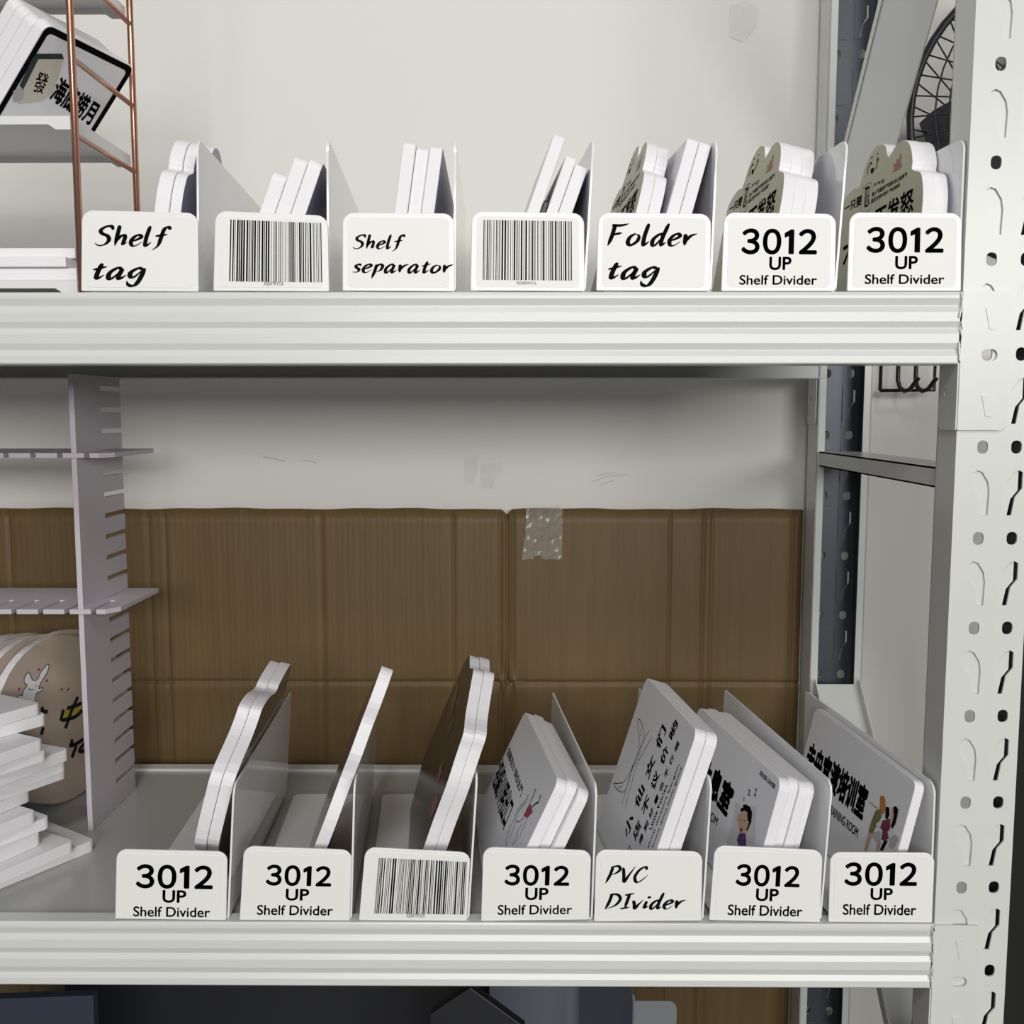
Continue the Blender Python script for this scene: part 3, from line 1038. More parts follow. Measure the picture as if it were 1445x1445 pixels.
# L7
pl, h, L, bs = rect_group(Z_LOW, (1301, 1104), (1274, 1199), (1157, 997), (.0086,),
    lambda i: 'white training room sign board printed with bold characters and three standing women',
    group='sign in the last lower divider', key='L7', r=.007)
o = bs[0][0]
Z4 = lambda x, y: pl.px(1120 + x * .1315, 1020 + y * .1315)
art_text(o, pl, -LIFT, '未央宫渡培训室', Z4(108, 500), Z4(735, 1065), Z4(182, 185), INK, .05)
art_text(o, pl, -LIFT, 'TRAINING ROOM', Z4(365, 950), Z4(682, 1238), Z4(383, 858), INK, .02)
for k, (pts, mm) in enumerate((
    (((805,845),(830,850),(910,915),(895,932)), SKIN),
    (((805,1170),(850,1190),(790,1370),(755,1370)), SKIN),
    (((930,790),(960,780),(985,810),(992,940),(960,985),(925,950)), ORANGE),
    (((880,945),(940,925),(948,1010),(900,1090),(850,1190),(805,1170),(830,1080)), OLIVEINK),
    (((995,900),(1030,910),(1032,990),(1010,1040),(985,1020)), INK),
    (((1015,1265),(975,1265),(925,1370),(962,1370)), INK),
    (((900,1285),(945,1275),(912,1370),(885,1370)), SKIN),
    (((960,1050),(1040,1030),(1042,1130),(1010,1170),(1022,1240),(975,1272),(945,1250),(960,1160),(935,1125)), MAROON),
    (((895,1075),(955,1055),(935,1120),(890,1110)), WHITEINK),
    (((860,1180),(940,1160),(935,1270),(890,1275),(855,1230)), BAGGREY),
    (((1060,920),(1085,905),(1085,1000),(1060,1040),(1045,1062)), SKIN),
    (((1075,905),(1105,895),(1128,930),(1125,965),(1100,1080),(1065,1140),(1050,1110),(1085,1000)), INK),
    (((1020,1180),(1070,1145),(1085,1215),(1030,1245)), WHITEINK),
    (((1040,1235),(1095,1200),(1132,1240),(1110,1310),(1060,1348),(1030,1330)), BAGGREY))):
    art_poly(o, pl, -LIFT * (1 + .15 * k), [Z4(*p) for p in pts], mm)

# ---- lower shelf, cut-out signs with wavy outlines
def cutout(zs, P0, lean, yaw, front, back, ts, mats, labels, group, Yf=0.03):
    """front/back: pixels of the printed face's front and back outline, bottom to top"""
    a = onY(*P0, Yf)
    pl, _ = stack_on(zs, a, lean, yaw, sum(ts) + .0003 * len(ts))
    f = [pl.px(*p) for p in front]
    b = [pl.px(*p) for p in back]
    n0, out = 0.0, []
    for i, t in enumerate(ts):
        foot = (n0 + t - sum(ts)) * math.tan(lean)
        lp = [(f[0][0] + 0.002, foot)] + f + list(reversed(b)) + [(b[0][0], foot)]
        lp = [(p[0] + .003 * i, p[1]) for p in lp]
        core = smooth_loop(lp[1:-1], 3, closed=False)
        loop = [lp[0]] + core + [lp[-1]]
        out.append(board('cutout_sign', pl, loop, t, n0, (mats[0] if i == 0 else mats[2], mats[1] if i == len(ts) - 1 else mats[2], mats[2]), labels[i], 'sign', group, bevel=0.0006))
        n0 += t + 0.0003
    return pl, out

q7 = lambda pts: [(160 + x * .3737, 880 + y * .3737) for x, y in pts]
pl, _o = None, None
def cutout_uv(zs, P0, lean, yaw, loop_fn, ts, mats, labels, group, Yf, key):
    a = onY(*P0, Yf)
    pl, wP = stack_on(zs, a, lean, yaw, sum(ts) + .0003 * len(ts))
    core = loop_fn(pl, wP)
    clear_of(pl, sum(ts) + .0003 * len(ts), 0.2, max(p[0] for p in core), key)
    n0, out = 0.0, []
    for i, t in enumerate(ts):
        foot = (n0 + t - sum(ts)) * math.tan(lean)
        pts = [(p[0] + .002 * i, max(p[1], foot + .001) + .001 * i) for p in core]
        sm = [(p[0], max(p[1], foot + .0005)) for p in smooth_loop(pts, 4, closed=False)]
        loop = [(pts[0][0] + .002, foot)] + sm + [(pts[-1][0], foot)]
        out.append(board('cutout_sign', pl, loop, t, n0, (mats[0] if i == 0 else mats[2], mats[1] if i == len(ts) - 1 else mats[2], mats[2]), labels[i], 'sign', group, bevel=0.0005))
        n0 += t + 0.0003
    return pl, wP, out

def l1_loop(pl, wP):
    f = [pl.px(*p) for p in q7([(303,855),(312,800),(345,650),(375,550),(430,420),(462,345),(478,300),(505,262),(535,240),(552,205),(585,150)])]
    f = [(max(p[0], -.020) + .0035 * math.sin(p[1] * 190), p[1]) for p in f]
    return f + [(f[-1][0] + .018, f[-1][1] - .004), (f[-1][0] + .03, f[-1][1] - .03), (f[-1][0] + .02, f[-1][1] - .09), (f[-1][0] + .005, .02), (f[-1][0] - .01, .003)]
cutout_uv(Z_LOW, (273, 1199), R_(16), R_(3.3), l1_loop, (.0102, .0102), (GREYBROWN, GREYBROWN, FOAM),
          ['wavy-edged cut-out sign board in the leftmost lower divider, left one of its pair',
           'wavy-edged cut-out sign board in the leftmost lower divider, right one of its pair'], 'cut-out signs in the first lower divider', 0.032, 'L1')
cutout_uv(Z_LOW, (450, 1198), R_(21), R_(4.5),
          lambda pl, wP: [(.004, .004), (.0, .03), (.0, wP), (-.003, wP + .03), (.004, wP + .065), (-.001, wP + .09), (.008, wP + .115), (.006, wP + .135), (.014, wP + .158), (.03, wP + .160), (.06, wP + .135), (.10, wP + .115), (.15, wP + .05), (.17, .03), (.16, .003)],
          (.0108,), (GREYBROWN, GREYBROWN, FOAM), ['single brown wavy-edged cut-out sign board in the second lower divider'], None, 0.018, 'L2')
def l3_loop(pl, wP):
    Q = lambda pts: [pl.px(560 + x * .2216, 900 + y * .2216) for x, y in pts]
    f = Q([(180,1350),(250,1150),(330,960),(380,800),(410,720),(440,600),(450,500),(470,380),(490,270),(500,198),(478,190),(475,110)])
    b = Q([(440,160),(380,300),(320,430),(250,600),(180,770)])
    f = [(max(p[0], -.014), p[1]) for p in f]
    return f + b + [(b[-1][0] - .01, .03), (b[-1][0] - .03, .004)]
pl, wP, bs3 = cutout_uv(Z_LOW, (600, 1199), R_(18), R_(5), l3_loop, (.0098, .0098), (DARKBROWN, GREYBROWN, FOAM),
          ['dark brown printed cut-out sign board leaning above the lower barcode plate',
           'cut-out board with white edge directly right of the dark brown sign'], 'cut-out signs in the third lower divider', 0.024, 'L3')
Q3 = lambda x, y: pl.px(560 + x * .2216, 900 + y * .2216)
for pts, mm in ((((255,900),(275,820),(298,785),(285,860),(262,930)), FLAME), (((210,1150),(225,1050),(265,990),(262,1050),(225,1140)), FLAME),
                (((330,500),(360,360),(400,250),(385,360),(350,500)), GREYBROWN), (((320,640),(340,540),(372,470),(352,570)), GREYBROWN)):
    art_poly(bs3[0], pl, -LIFT, [Q3(*p) for p in pts], mm)

# ---- upper shelf
CLOUD_PX = [(1225,480),(1232,380),(1228,300),(1215,252),(1170,236),(1172,190),(1166,130),(1150,85),(1118,72),(1078,100),(1035,165),(1018,105),(985,94),(945,130),(905,210),(870,330),(838,345),(800,385),(768,440),(755,520)]
def cloud_plane(P0, lean, total, Yf=.014):
    return stack_on(Z_UP, onY(*P0, Yf), lean, R_(4.4), total)
def cloud_uv():
    a = onY(1306, 300, .014)
    p = Plane(a, R_(3), R_(4.4))
    return [p.px(1000 + x * .2491, 180 + y * .2491) for x, y in CLOUD_PX]
CUV = cloud_uv()
def cloud_group(P0, lean, ts, labels, group, mats=(OLIVE, NAVY, FOAM), Yf=.014, dv=0.0, key=None):
    pl, wP = cloud_plane(P0, lean, sum(ts) + .0003 * len(ts), Yf)
    if key: clear_of(pl, sum(ts) + .0003 * len(ts), .13, .17, key)
    n0, out = 0.0, []
    body = smooth_loop([(u, w + wP + dv) for u, w in CUV], 4, closed=False)
    for i, t in enumerate(ts):
        foot = (n0 + t - sum(ts)) * math.tan(lean)
        loop = [(.006, foot)] + [(u + .0015 * i, w) for u, w in body] + [(.168, foot)]
        out.append(board('cloud_sign', pl, loop, t, n0, (mats[0] if i == 0 else mats[2], mats[1] if i == len(ts) - 1 else mats[2], mats[2]), labels[i], 'sign', group, bevel=0.0006))
        n0 += t + .0003
    return pl, wP + dv, out

def cloud_art(o, pl, wP, skip_face=False):
    ref = Plane(onY(1306, 300, .014), R_(3), R_(4.4))
    def Z(x, y):
        u, w = ref.px(1180 + x * .1038, 190 + y * .1038)
        return (u, w + wP)
    art_text(o, pl, -LIFT, '不发怒', Z(560, 1330), Z(1090, 1050), Z(570, 1010), INK, .02)
    art_text(o, pl, -LIFT, '一只要', Z(150, 1075), Z(385, 950), Z(155, 950), INK, .02)
    art_text(o, pl, -LIFT, '忍', Z(415, 1000), Z(490, 965), Z(425, 730), INK, .01)
    art_text(o, pl, -LIFT, '不气生', Z(540, 725), Z(690, 650), Z(555, 665), INK_SOFT, .01)
    art_text(o, pl, -LIFT, '他人气我我不气我本无心他来气', Z(525, 850), Z(1005, 570), Z(530, 785), INK_SOFT, .02)
    art_text(o, pl, -LIFT, '倘若生病中他计 气出病来', Z(510, 940), Z(905, 712), Z(518, 880), INK_SOFT, .02)
    lines(o, pl, Z, [[(400,730),(520,660),(505,1000),(378,1035),(400,730)]], .0004, INK_SOFT)
    lines(o, pl, Z, [[(462,548),(470,470),(495,400),(515,378)], [(515,378),(522,410)], [(582,470),(592,400),(600,330),(612,320)], [(612,320),(612,370)], [(600,268),(612,248)], [(515,318),(535,305)]], .0012)
    art_poly(o, pl, -LIFT, [Z(*p) for p in ((508,468),(560,445),(548,505),(525,532),(512,520))], INK_SOFT)
    art_poly(o, pl, -LIFT, [Z(*p) for p in ((785,522),(835,480),(820,405),(838,395),(848,440),(862,330),(885,345),(885,410),(912,265),(928,260),(915,395),(942,412),(900,470))], FLAME)
    art_text(o, pl, -LIFT, '不生气', Z(130, 1900), Z(640, 1640), Z(130, 1500), INK, .02)

cloud_group((217, 298), R_(8), (.0112, .0088),
            ['cloud-shaped white sign in the Shelf tag divider, left one of two', 'cloud-shaped white sign in the Shelf tag divider, right one of two'],
            'cloud signs in the Shelf tag divider', (FOAM_FACE, NAVY, FOAM), key='U1')
rect_group(Z_UP, (386, 240), (366, 300), None, (.0115, .0112, .0112),
           lambda i: ['short white board leftmost in the upper barcode divider beside the Shelf tag plate',
                      'middle white board of three leaning above the barcode plate beside the Shelf tag plate',
                      'blue-backed white board rightmost in the upper barcode divider beside the Shelf tag plate'][i],
           depth=.20, yaw0=4.4, jitter=[(0, 0), (0, .017), (.0, .0195)], mats=(FOAM_FACE, NAVY, FOAM), group='boards in the second upper divider', key='U2', r=.006)
rect_group(Z_UP, (569, 199), (556, 300), None, (.0103, .0103, .0103),
           lambda i: ['white board leftmost of three in the Shelf separator divider', 'white board in the middle of three in the Shelf separator divider',
                      'blue-backed white board rightmost of three in the Shelf separator divider'][i],
           depth=.235, yaw0=1.5, jitter=[(0, 0), (.003, -.002), (0, .0)], mats=(FOAM_FACE, NAVY, FOAM), group='boards in the Shelf separator divider', key='U3', r=.004)
def u4mats(i): return (FOAM_FACE, NAVY, FOAM)
rect_group(Z_UP, (782, 188), (743, 300), None, (.0098, .0042, .0088, .0105),
           lambda i: ['tallest white board, leftmost in the barcode divider beside the Folder tag plate', 'low dark strip board wedged between white boards in the barcode divider beside Folder tag',
                      'white board second from the right above the barcode plate beside Folder tag', 'blue-backed white board rightmost above the barcode plate beside Folder tag'][i],
           depth=.16, jitter=[(0, 0), (.0, -.050), (0, -.012), (0, -.0155)], mats=(FOAM_FACE, NAVY, FOAM), group='boards in the fourth upper divider', key='U4', r=.002)
for o in bpy.data.objects:
    if o.get('label', '').startswith('low dark strip'):
        for k in range(3): o.data.materials[k] = BLACK
pl5, w5, b5 = cloud_group((897, 300), R_(14), (.0095, .0095),
            ['olive printed cloud-shaped sign leftmost in the Folder tag divider', 'white cloud-shaped board second from the left in the Folder tag divider'], 'cloud signs in the Folder tag divider', dv=.001)
cloud_art(b5[0], pl5, w5)
rect_group(Z_UP, (973, 194), (943, 300), None, (.0098, .0098),
           lambda i: ['tall white board second from the right in the Folder tag divider', 'tall blue-backed white board rightmost in the Folder tag divider'][i],
           depth=.17, mats=(FOAM_FACE, NAVY, FOAM), group='tall boards in the Folder tag divider', key='U5', r=.002)
pl6, w6, b6 = cloud_group((1100, 300), R_(10), (.0098, .0095, .0098),
            ['olive cloud-shaped sign with printed faces in the divider right of Folder tag', 'middle cloud-shaped board of three in the divider right of Folder tag',
             'rightmost cloud-shaped board of three in the divider right of Folder tag'], 'cloud signs in the sixth upper divider', key='U6')
cloud_art(b6[0], pl6, w6)
pl7, w7, b7 = cloud_group((1305, 300), R_(3), (.0106, .0106),
            ['olive cloud-shaped sign with printed faces next to the right steel post', 'white cloud-shaped board behind the olive sign next to the right steel post'], 'cloud signs in the last upper divider', key='U7')
cloud_art(b7[0], pl7, w7)

# ================================================================== SLOTTED ORGANIZER (lower shelf, left)
def organizer():
    root = empty('slotted_organizer', (-0.54, 0.24, Z_LOW), 'lilac-grey slotted shelf organizer of interlocking boards on the lower shelf', 'organizer')
    z0 = Z_LOW - 0.0033
    ztop = 1.3865
    y0, y1 = 0.186, 0.300
    T = 0.0052
    N = 20
    pitch = (ztop - z0 - .012) / (N + .3)
    zs = [z0 + .028 + k * pitch for k in range(N)]
    sh = [min(zs, key=lambda z: abs(z - t)) for t in (1.146, 1.317)]
    def vertical(xr):
        loop = [(y0, z0), (y1, z0)]
        for z in zs:
            loop += [(y1, z - .0025), (y1 - .052, z - .0025), (y1 - .052, z + .0028), (y1, z + .0028)]
        loop += [(y1, ztop), (y0, ztop)]
        V, Fc, K = prism(loop, [], lambda u, w, n: (xr - T + n, u, w), T)
        return fix_normals(build('upright_board', V, Fc, LILAC, root, bevel=.0004))
    vertical(-0.4355)
    vertical(-0.80)
    for z in sh:
        # horizontal boards: slots open to the front
        xa, xb = -0.86, -0.4355 + .033
        loop = [(xa, y0 - .003)]
        x = xa + .012
        slots = []
        while x < xb - .01:
            slots.append(x); x += .0265
        slots = [s for s in slots if not (-0.447 < s < -0.432) and s < xb - .012 and not (-.811 < s < -.795)]
        for s in slots:
            loop += [(s - .0028, y0 - .003), (s - .0028, y0 + .046), (s + .0024, y0 + .046), (s + .0024, y0 - .003)]
        loop += [(xb - .010, y0 - .003), (xb, y0 + .012), (xb, y1 + .004), (xa, y1 + .004)]
        loop = [(xa, y0 - .003)] + [p for p in loop[1:]]
        V, Fc, K = prism(loop, [], lambda u, w, n: (u, w, z - .0024 + n), .0049)
        fix_normals(build('shelf_board', V, Fc, LILAC, root, bevel=.0004))
organizer()

# ================================================================== ROUND RABBIT SIGNS (inside the organizer)
def discs():
    r = 0.091
    ax = Vector((0.95, -0.31, 0)).normalized()        # outward normal of the printed faces
    side = Vector((0.31, 0.95, 0)).normalized()        # to the right when looking at the face
    c0 = Vector((-0.502, 0.272, Z_LOW - .0035 + r))
    tilt = R_(6)
    up = (Vector((0, 0, 1)) * math.cos(tilt) - ax * math.sin(tilt))
    nrm = ax * math.cos(tilt) + Vector((0, 0, 1)) * math.sin(tilt)
    T = .0105
    for i in range(6):
        c = c0 - nrm * (i * (T + .0004)) + side * (0, .026, -.004, -.010, -.004, -.014)[i] 
        lowest = (c - up * r).z
        c = c + Vector((0, 0, Z_LOW - .0032 - (c - up * r - nrm * T).z + 0))
        n = 40
        loop = [(r * math.cos(2 * math.pi * k / n), r * math.sin(2 * math.pi * k / n)) for k in range(n)]
        fr = lambda u, w, d: c + side * u + up * w - nrm * d
        V, Fc, K = prism(loop, [], fr, T)
        o = build('round_sign', V, Fc, [TAN, FOAM, FOAM], None, K, bevel=.0006)
        fix_normals(o)
        names = ['tan round sign printed with a white rabbit, leaning beside the stacked boards'] + \
                ['white-edged round board %s behind the rabbit sign' % w for w in ('first', 'second', 'third', 'fourth', 'fifth')]
        tag(o, names[i], 'sign', 'round signs in the organizer')
        if i == 0:
            P = lambda pts, m, n_=1.0: build('print', [fr(u, w, -LIFT * n_) for u, w in pts], [tuple(range(len(pts)))], m, o)
            def px(x, y):                              # pixel -> face coordinates
                rr = ray(x, y)
                t = (c - EYE).dot(nrm) / rr.dot(nrm)
                d = EYE + rr * t - c
                return (d.dot(side), d.dot(up))
            Z = lambda x, y: px(x * .1522, 900 + y * .1522)
            P([Z(*p) for p in ((160,560),(175,530),(205,535),(215,490),(250,440),(225,420),(225,370),(262,320),(300,390),(345,385),(375,320),(435,248),(452,262),(430,330),(370,430),(360,470),(395,460),(385,490),(335,520),(325,605),(195,605))], WHITEINK)
            def L(polys, w, m=INK_SOFT, n_=1.4):
                V, Fc = [], []
                for pts in polys:
                    a, b = ribbon(smooth_loop([Z(*p) for p in pts], 4, closed=False), w)
                    k = len(V); V += a; Fc += [tuple(q + k for q in f) for f in b]
                build('line_drawing', [fr(u, v, -LIFT * n_) for u, v in V], Fc, m, o)
            L([[(160,560),(175,530),(205,535),(215,490),(250,440),(225,420),(225,370),(262,320),(300,390),(345,385),(375,320),(435,248),(452,262),(430,330),(370,430),(360,470),(395,460),(385,490),(335,520),(325,605)],
               [(260,480),(290,482),(310,475)], [(258,465),(268,468)], [(328,446),(340,446)]], .0009)
            for (x, y) in ((175, 478), (358, 295), (432, 398), (630, 480), (570, 480)):
                P([Z(x - 14, y + 12), Z(x + 6, y + 10), Z(x + 14, y - 14), Z(x - 4, y - 12)], RED, 1.2)
            P([Z(*p) for p in ((580,770),(600,670),(690,640),(750,620),(745,680),(690,735))], YELLOW)
            L([[(560,770),(585,665)], [(570,765),(690,735),(760,670)], [(620,655),(700,630),(755,605)], [(720,548),(660,680),(605,840)], [(640,1000),(700,985),(770,940)], [(665,940),(660,1010)], [(705,1000),(665,1110)], [(780,980),(735,1040),(750,1055),(800,1040)], [(395,640),(390,680),(440,685)], [(400,830),(380,900)]], .0042)
discs()

# ================================================================== PILE OF FLAT BOARDS (lower shelf, far left)
def pile():
    corner = [(135, 1200), (106, 1202), (60, 1191), (72, 1168), (53, 1160), (45, 1130), (95, 1098), (95, 1088), (99, 1072), (68, 1073), (63, 1059), (67, 1023), (59, 1008)]
    z = Z_LOW - .0034
    names = ['lowest', 'second lowest', 'third lowest', 'fourth lowest', 'fifth lowest', 'sixth lowest', 'middle', 'sixth highest', 'fifth highest', 'fourth highest', 'third highest', 'second highest', 'topmost']
    T = 0.01125
    for i, (x, y) in enumerate(corner):
        c = onZ(x, y, z)
        a = math.radians(242 + (i * 37 % 11) - 5)     # front edge heads to the lower left
        e1 = Vector((math.cos(a), math.sin(a), 0))
        e2 = Vector((e1.y, -e1.x, 0))
        if e2.x > 0: e2 = -e2
        l1, l2 = 0.125 + .004 * (i % 3), (0.080 if i in (6, 7, 11) else 0.110)
        if c.y + e1.y * l1 < 0.012:
            l1 = (c.y - 0.012) / -e1.y
        # keep clear of the round signs at the back
        V, Fc, K = prism(rrect(0, 0, l1, l2, .006, 4), [], lambda u, w, n: c + e1 * u + e2 * w + Vector((0, 0, n)), T)
        o = fix_normals(build('flat_board', V, Fc, [FOAM], None, None, bevel=.0008))
        tag(o, '%s white board in the flat pile at the left end of the lower shelf' % names[i], 'board', 'flat pile of boards on the lower shelf')
        if i in (12, 4):
            p = c + e1 * .05 + e2 * .03
            V, Fc = ribbon(smooth_loop([(0, 0), (.012, .006), (.026, .004), (.034, -.004)], 4, closed=False), .004)
            build('print', [p + e1 * u + e2 * w + Vector((0, 0, T + .0003)) for u, w in V], Fc, INK_SOFT, o)
        z += T + .0002
pile()

# ================================================================== COPPER WIRE RACK (upper shelf, left)
def wire_rack():
    X1, X0 = -0.3575, -0.66
    Y0, Y1 = 0.035, 0.162
    root = empty('wire_rack', ((X0 + X1) / 2, (Y0 + Y1) / 2, Z_UP), 'rose-gold wire rack with white metal trays at the left of the upper shelf', 'wire rack')
    zt = [onY(50, 383, Y0).z, onY(100, 163, Y0).z, 0]
    zt[0] = Z_UP + .014
    zt[2] = zt[1] + .132
    for x in (X1, X0):
        for y in (Y0, Y1):
            m = MB(); m.tube([(x, y, Z_UP + .0005), (x, y, zt[2] + .16)], .0030, 10)
            m.build('post', COPPER, root, smooth=True)
        for z in zt:
            m = MB()
            m.tube([(x, Y0, z - .0150), (x, Y1, z - .0150)], .0022, 8)
            m.build('tray_rail', COPPER, root, smooth=True)
            m = MB()
            m.tube([(x, Y0, z + .0445), (x, Y1, z + .0445)], .0022, 8)
            m.build('guard_rail', COPPER, root, smooth=True)
    for z in zt:
        m = MB()
        m.box(X0 + .0052, X1 - .0052, Y0 + .0022, Y1 - .0022, z - .0012, z - .0001)
        hgt = .0105
        for (xa, xb) in ((X0 + .004, X0 + .0052), (X1 - .0052, X1 - .004)):
            m.box(xa, xb, Y0 + .0022, Y1 - .0022, z - hgt, z)
        for (ya, yb) in ((Y0 + .001, Y0 + .0022), (Y1 - .0022, Y1 - .001)):
            lp = [(X0 + .004, z), (X0 + .004, z - hgt), (X0 + .016, z - hgt), (X0 + .022, z - hgt + .004), (X1 - .022, z - hgt + .004), (X1 - .016, z - hgt), (X1 - .004, z - hgt), (X1 - .004, z)]
            V, Fc, K = prism(lp, [], lambda u, w, n: (u, ya + n, w), yb - ya)
            m.add(V, Fc)
        fix_normals(m.build('tray', TRAY, root))
    # tilted signs on the middle tray
    A, B, C = (66, 32), (0, 116), (192, 122)
    a, b = onY(*A, .045), onY(*B, .045)
    cc = onY(*C, .150)
    yaw = -math.atan2(cc.x - a.x, cc.y - a.y)
    lean = math.atan2(a.x - b.x, a.z - b.z)
    t = .0105
    p = Plane(a, lean, yaw)
    Lw = math.hypot(cc.x - a.x, cc.y - a.y)
    wb = (a.z - (zt[1] + .0004) ) / p.W.z
    P = Plane(p.P - p.W * wb, lean, yaw)               # its right face carries the print (n = 0)
    for i in range(4):
        n1 = -i * (t + .0004)
        foot = -n1 * math.tan(lean) * -1               # boards to the left stand on the tray too
        foot = n1 * math.tan(lean) * 1.0
        lp = rrect(0, foot + .0003, Lw, wb - (.003 if i else 0), (.002, .002, .008, .008), 5)
        V, Fc, K = prism(lp, [], lambda u, w, n: P.at(u, w, n1 - t + n), t)
        o = fix_normals(build('mahjong_sign', V, Fc, [FOAM, FOAM_FACE, FOAM], None, K, bevel=.0012))
        lab = ['white sign with black border and a cream tile picture leaning in the copper wire rack',
               'white board directly behind the black-bordered sign in the copper rack', 'white board third from the black-bordered sign in the copper rack, counting it',
               'white board farthest left of those leaning on the copper rack tray'][i]
        tag(o, lab, 'sign', 'signs leaning in the copper rack')
        if i == 0:
            Z = lambda x, y: P.px(x * .1384, y * .1384)
            outer = rrect(.001, .001, Lw - .001, wb - .001, .007, 5)
            inner = rrect(.0065, .0065, Lw - .0065, wb - .0065, .004, 5)
            n = len(outer)
            build('border', [P.at(u, w, LIFT) for u, w in outer + inner], [(k, (k + 1) % n, n + (k + 1) % n, n + k) for k in range(n)], INK, o)
            def PP(pts, m, k=1.0): build('print', [P.at(*Z(*q), LIFT * k) for q in pts], [tuple(range(len(pts)))], m, o)
            PP(((390,600),(650,590),(620,700),(540,940),(430,1030),(180,1060),(240,900)), CREAM)
            PP(((370,545),(630,545),(650,600),(390,600),(235,910),(195,870),(330,590)), mat('dark_green_ink', (.012, .022, .02), .4), 1.3)
            PP(((130,930),(190,880),(245,920),(240,990),(190,1035),(130,1040)), BAGGREY, 1.3)
            def TT(s, bl, br, tl, bold):
                V2, F2 = glyph_mesh(s, bold)
                N2 = norm_glyph(V2)
                bl, br, tl = Vector(Z(*bl)), Vector(Z(*br)), Vector(Z(*tl))
                build('lettering', [P.at(*(bl + (br - bl) * q[0] + (tl - bl) * q[1]), LIFT * 1.6) for q in N2], F2, INK, o)
            TT('發', (320, 930), (440, 960), (390, 720), .01)
            TT('海底捞月', (490, 1010), (905, 1282), (620, 770), .03)
    # flat boards on the bottom tray
    z = zt[0] + .0004
    for i, (xr, y0, T, lab) in enumerate(((113, .040, .0100, 'lowest flat white board on the bottom tray of the copper rack'),
                                         (92, .037, .0085, 'middle flat white board on the bottom tray of the copper rack'),
                                         (106, .050, .0085, 'topmost flat white board on the bottom tray of the copper rack'))):
        x1 = min(onY(xr, 360, y0).x, X1 - .006)
        m = MB(); m.box(X0 + .03 + .02 * i, x1, y0, y0 + .10, z, z + T)
        o = m.build('flat_board', FOAM, None, bevel=.001)
        tag(o, lab, 'board', 'flat boards in the copper rack')
        z += T + .0004
wire_rack()

# ================================================================== BEYOND THE RIGHT END
def fan():
    cx, cy, cz = 0.572, 0.33, 1.662
    root = empty('wall_fan', (cx, Y_WALL, cz), 'black wall fan with wire guard behind the right end of the rack', 'fan')
    R = 0.155
    ax = Vector((0, -1, 0))
    s = Vector((1, 0, 0))
    up = Vector((0, 0, 1))
    c = Vector((cx, cy, cz))
    P = lambda a, r, d: c + s * (r * math.cos(a)) + up * (r * math.sin(a)) + ax * d
    m = MB(); m.tube([P(2 * math.pi * k / 48, R, .02) for k in range(48)], .0042, 8, closed=True)
    m.build('outer_ring', BLACK, root, smooth=True)
    m = MB()
    for k in range(44):
        a = 2 * math.pi * k / 44
        m.tube([P(a, .028, .045), P(a, R * .6, .042), P(a, R, .02)], .0009, 5)
    for r_ in (.04, .054, .068, .082, .096, .110, .124, .138):
        m.tube([P(2 * math.pi * k / 40, r_, .043) for k in range(40)], .0010, 5, closed=True)
    m.build('front_guard', BLACKWIRE, root, smooth=True)
    m = MB()
    for k in range(40):
        a = 2 * math.pi * (k + .5) / 40
        m.tube([P(a, .035, -.035), P(a, R * .6, -.03), P(a, R, .02)], .0009, 5)
    m.build('rear_guard', BLACKWIRE, root, smooth=True)
    m = MB(); m.tube([P(0, 0, .052), P(0, 0, .046), P(0, 0, .040)], .028, 20)
    m.build('guard_badge', BLACK, root)
    m = MB(); m.tube([P(0, 0, -.02), P(0, 0, -.04), P(0, 0, -.065)], .04, 20)
    m.build('motor_housing', BLACK, root)
    for k in range(3):
        a0 = 2 * math.pi * k / 3 + math.radians(197)
        V, Fc = [], []
        n = 8
        for i in range(n + 1):
            t = i / n
            r_ = .02 + (.135 - .02) * t
            wdt = .5 * math.sin(math.pi * min(1, .25 + t * .65)) + .15
            for sgn in (-1, 1):
                for th in (-.0008, .0008):
                    V.append(P(a0 + sgn * wdt, r_, sgn * .010 + .004 + th))
        for i in range(n):
            b = i * 4
            for (p, q) in ((0, 1), (1, 3), (3, 2), (2, 0)):
                Fc.append((b + p, b + q, b + 4 + q, b + 4 + p))
        Fc += [(0, 2, 3, 1), (n * 4, n * 4 + 1, n * 4 + 3, n * 4 + 2)]
        fix_normals(build('blade', V, Fc, BLACK, root))
    m = MB(); m.tube([P(0, 0, -.063), P(0, 0, -.075), (cx, Y_WALL - .0003, cz)], .022, 14)
    m.build('wall_bracket', BLACK, root)
fan()

def hook_grid():
    Y = Y_WALL - .035
    root = empty('wire_hook_rack', (0.42, Y, 1.36), 'black wire hook rack hanging on the wall behind the right posts', 'hook rack')
    q = lambda x, y, Yv=Y: onY(x, y, Yv)
    m = MB()
    zb = q(1280, 551).z
    x0, x1 = q(1242, 550).x, q(1318, 552).x
    ztp = zb + .085
    m.tube([(x0, Y, zb), (x1, Y, zb), (x1, Y, ztp), (x0, Y, ztp), (x0, Y, zb)], .0022, 8)
    m.build('frame', BLACKWIRE, root, smooth=True)
    for px in (1265, 1290):
        x = q(px, 540).x
        m = MB()
        m.tube([(x, Y - .004, ztp), (x, Y - .004, zb + .012), (x + .002, Y - .006, zb + .003), (x + .006, Y - .010, zb - .001), (x + .010, Y - .016, zb + .001), (x + .016, Y - .024, zb + .014)], .0026, 8)
        m.build('hook', BLACKWIRE, root, smooth=True)
    for x in (x0 + .004, x1 - .004):
        m = MB(); m.box(x - .003, x + .003, Y, Y_WALL - .0002, ztp - .012, ztp - .006)
        m.build('wall_bracket', BLACK, root)
hook_grid()

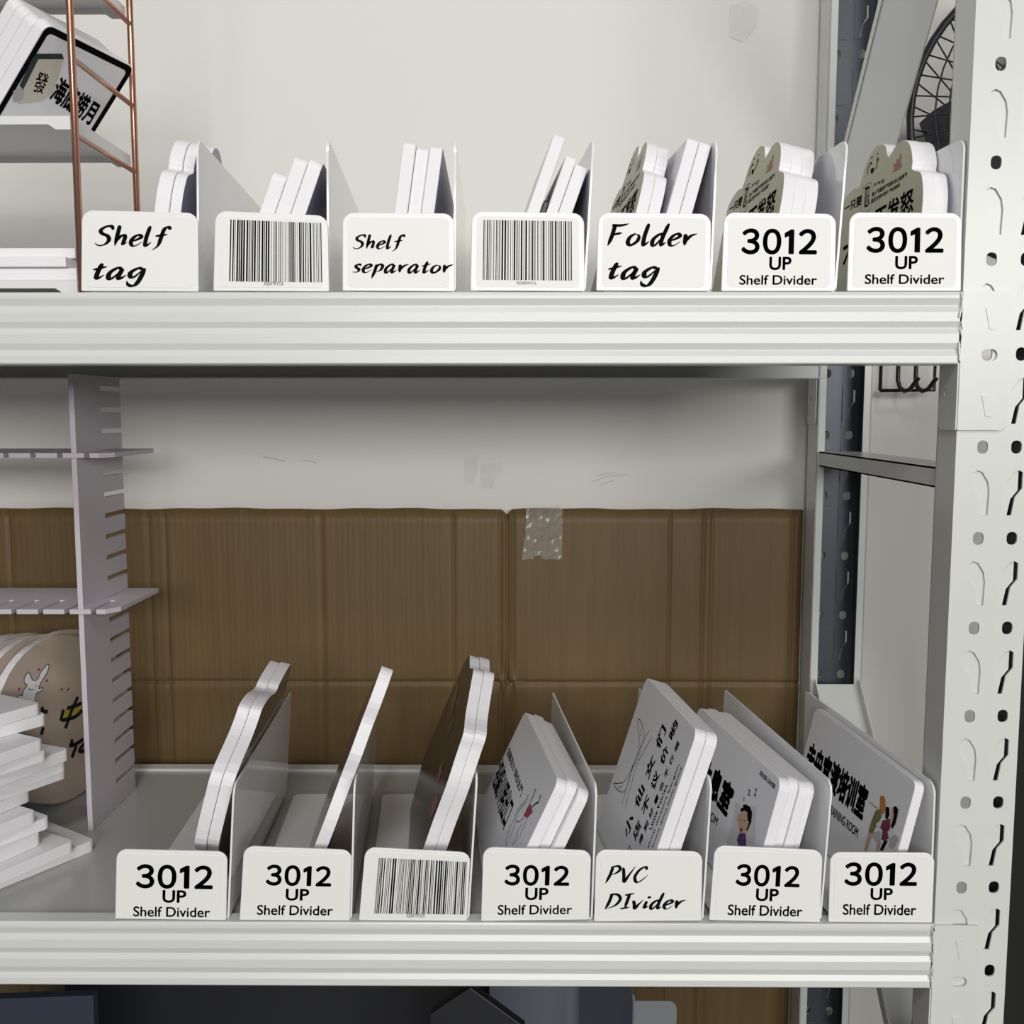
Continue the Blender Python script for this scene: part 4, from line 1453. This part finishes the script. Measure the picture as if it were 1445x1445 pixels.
def cabinet():
    root = empty('steel_cabinet', (0.80, 0.2, 0), 'black steel cabinet standing beyond the right post', 'cabinet')
    m = MB(); m.box(0.575, 1.05, 0.02, Y_WALL - .006, 0.03, 1.42); m.build('body', CABINET, root, bevel=.003)
    m = MB(); m.box(0.578, 0.81, 0.005, 0.02, 0.04, 1.41); d1 = m.build('door', CABINET, root, bevel=.002)
    m = MB(); m.box(0.815, 1.047, 0.005, 0.02, 0.04, 1.41); d2 = m.build('door', CABINET, root, bevel=.002)
    for d, x in ((d1, .79), (d2, .835)):
        m = MB(); m.tube([(x, .005, .8), (x, -.012, .8), (x, -.012, .92), (x, .005, .92)], .004, 8); m.build('handle', BLACK, d, smooth=True)
    m = MB(); m.box(0.60, 1.03, 0.04, Y_WALL - .03, 0, 0.03); m.build('plinth', CABINET, root)
cabinet()

# ================================================================== BOTTOM SHELF (mostly below the picture)
def standing_board(name, pts_px, Y, t, material, label, category, zs=Z_BOT, lean=0.0):
    """upright board on the bottom shelf; top outline from pixels at depth Y"""
    P = [onY(x, y, Y) for x, y in pts_px]
    loop = [(p.x, p.z) for p in P]
    loop = [(loop[0][0], zs - .0034)] + loop + [(loop[-1][0], zs - .0034)]
    V, Fc, K = prism(loop, [], lambda u, w, n: (u, Y + n + lean * (w - zs), w), t)
    return tag(fix_normals(build(name, V, Fc, material, None, bevel=.001)), label, category)
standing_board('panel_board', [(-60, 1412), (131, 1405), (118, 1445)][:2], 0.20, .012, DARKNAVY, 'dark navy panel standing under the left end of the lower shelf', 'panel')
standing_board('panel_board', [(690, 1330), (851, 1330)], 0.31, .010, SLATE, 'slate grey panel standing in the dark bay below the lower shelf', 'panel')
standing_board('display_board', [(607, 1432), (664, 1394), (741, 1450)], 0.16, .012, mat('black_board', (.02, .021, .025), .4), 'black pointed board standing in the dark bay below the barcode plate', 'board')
standing_board('panel_board', [(90, 1372), (700, 1372)], 0.335, .010, CABINET, 'large black backdrop panel added to darken the bay below the lower shelf', 'panel')  # added backdrop, keeps the back of the open bay dark
def low_holder():
    a = onY(896, 1405, .12)
    root = empty('shelf_divider', (a.x, .2, Z_BOT), 'grey folded holder peeking up in the bay below the PVC DIvider plate', 'shelf divider')
    b = onY(955, 1420, .12)
    zs = Z_BOT - .0034
    m = prism(rrect(a.x, zs, b.x, (a.z + b.z) / 2, (.001, .001, .008, .001), 4), [], lambda u, w, n: (u, .12 + n, w), .002)
    fix_normals(build('front_plate', m[0], m[1], mat('grey_plastic', (.22, .23, .24), .4), root))
    m = prism(rrect(.12, zs, .285, a.z, (.001, .001, .004, .004), 4), [], lambda u, w, n: (a.x - .002 + n - (u - .12) * .25, u, w), .002)
    fix_normals(build('side_panel', m[0], m[1], SLATE, root))
low_holder()
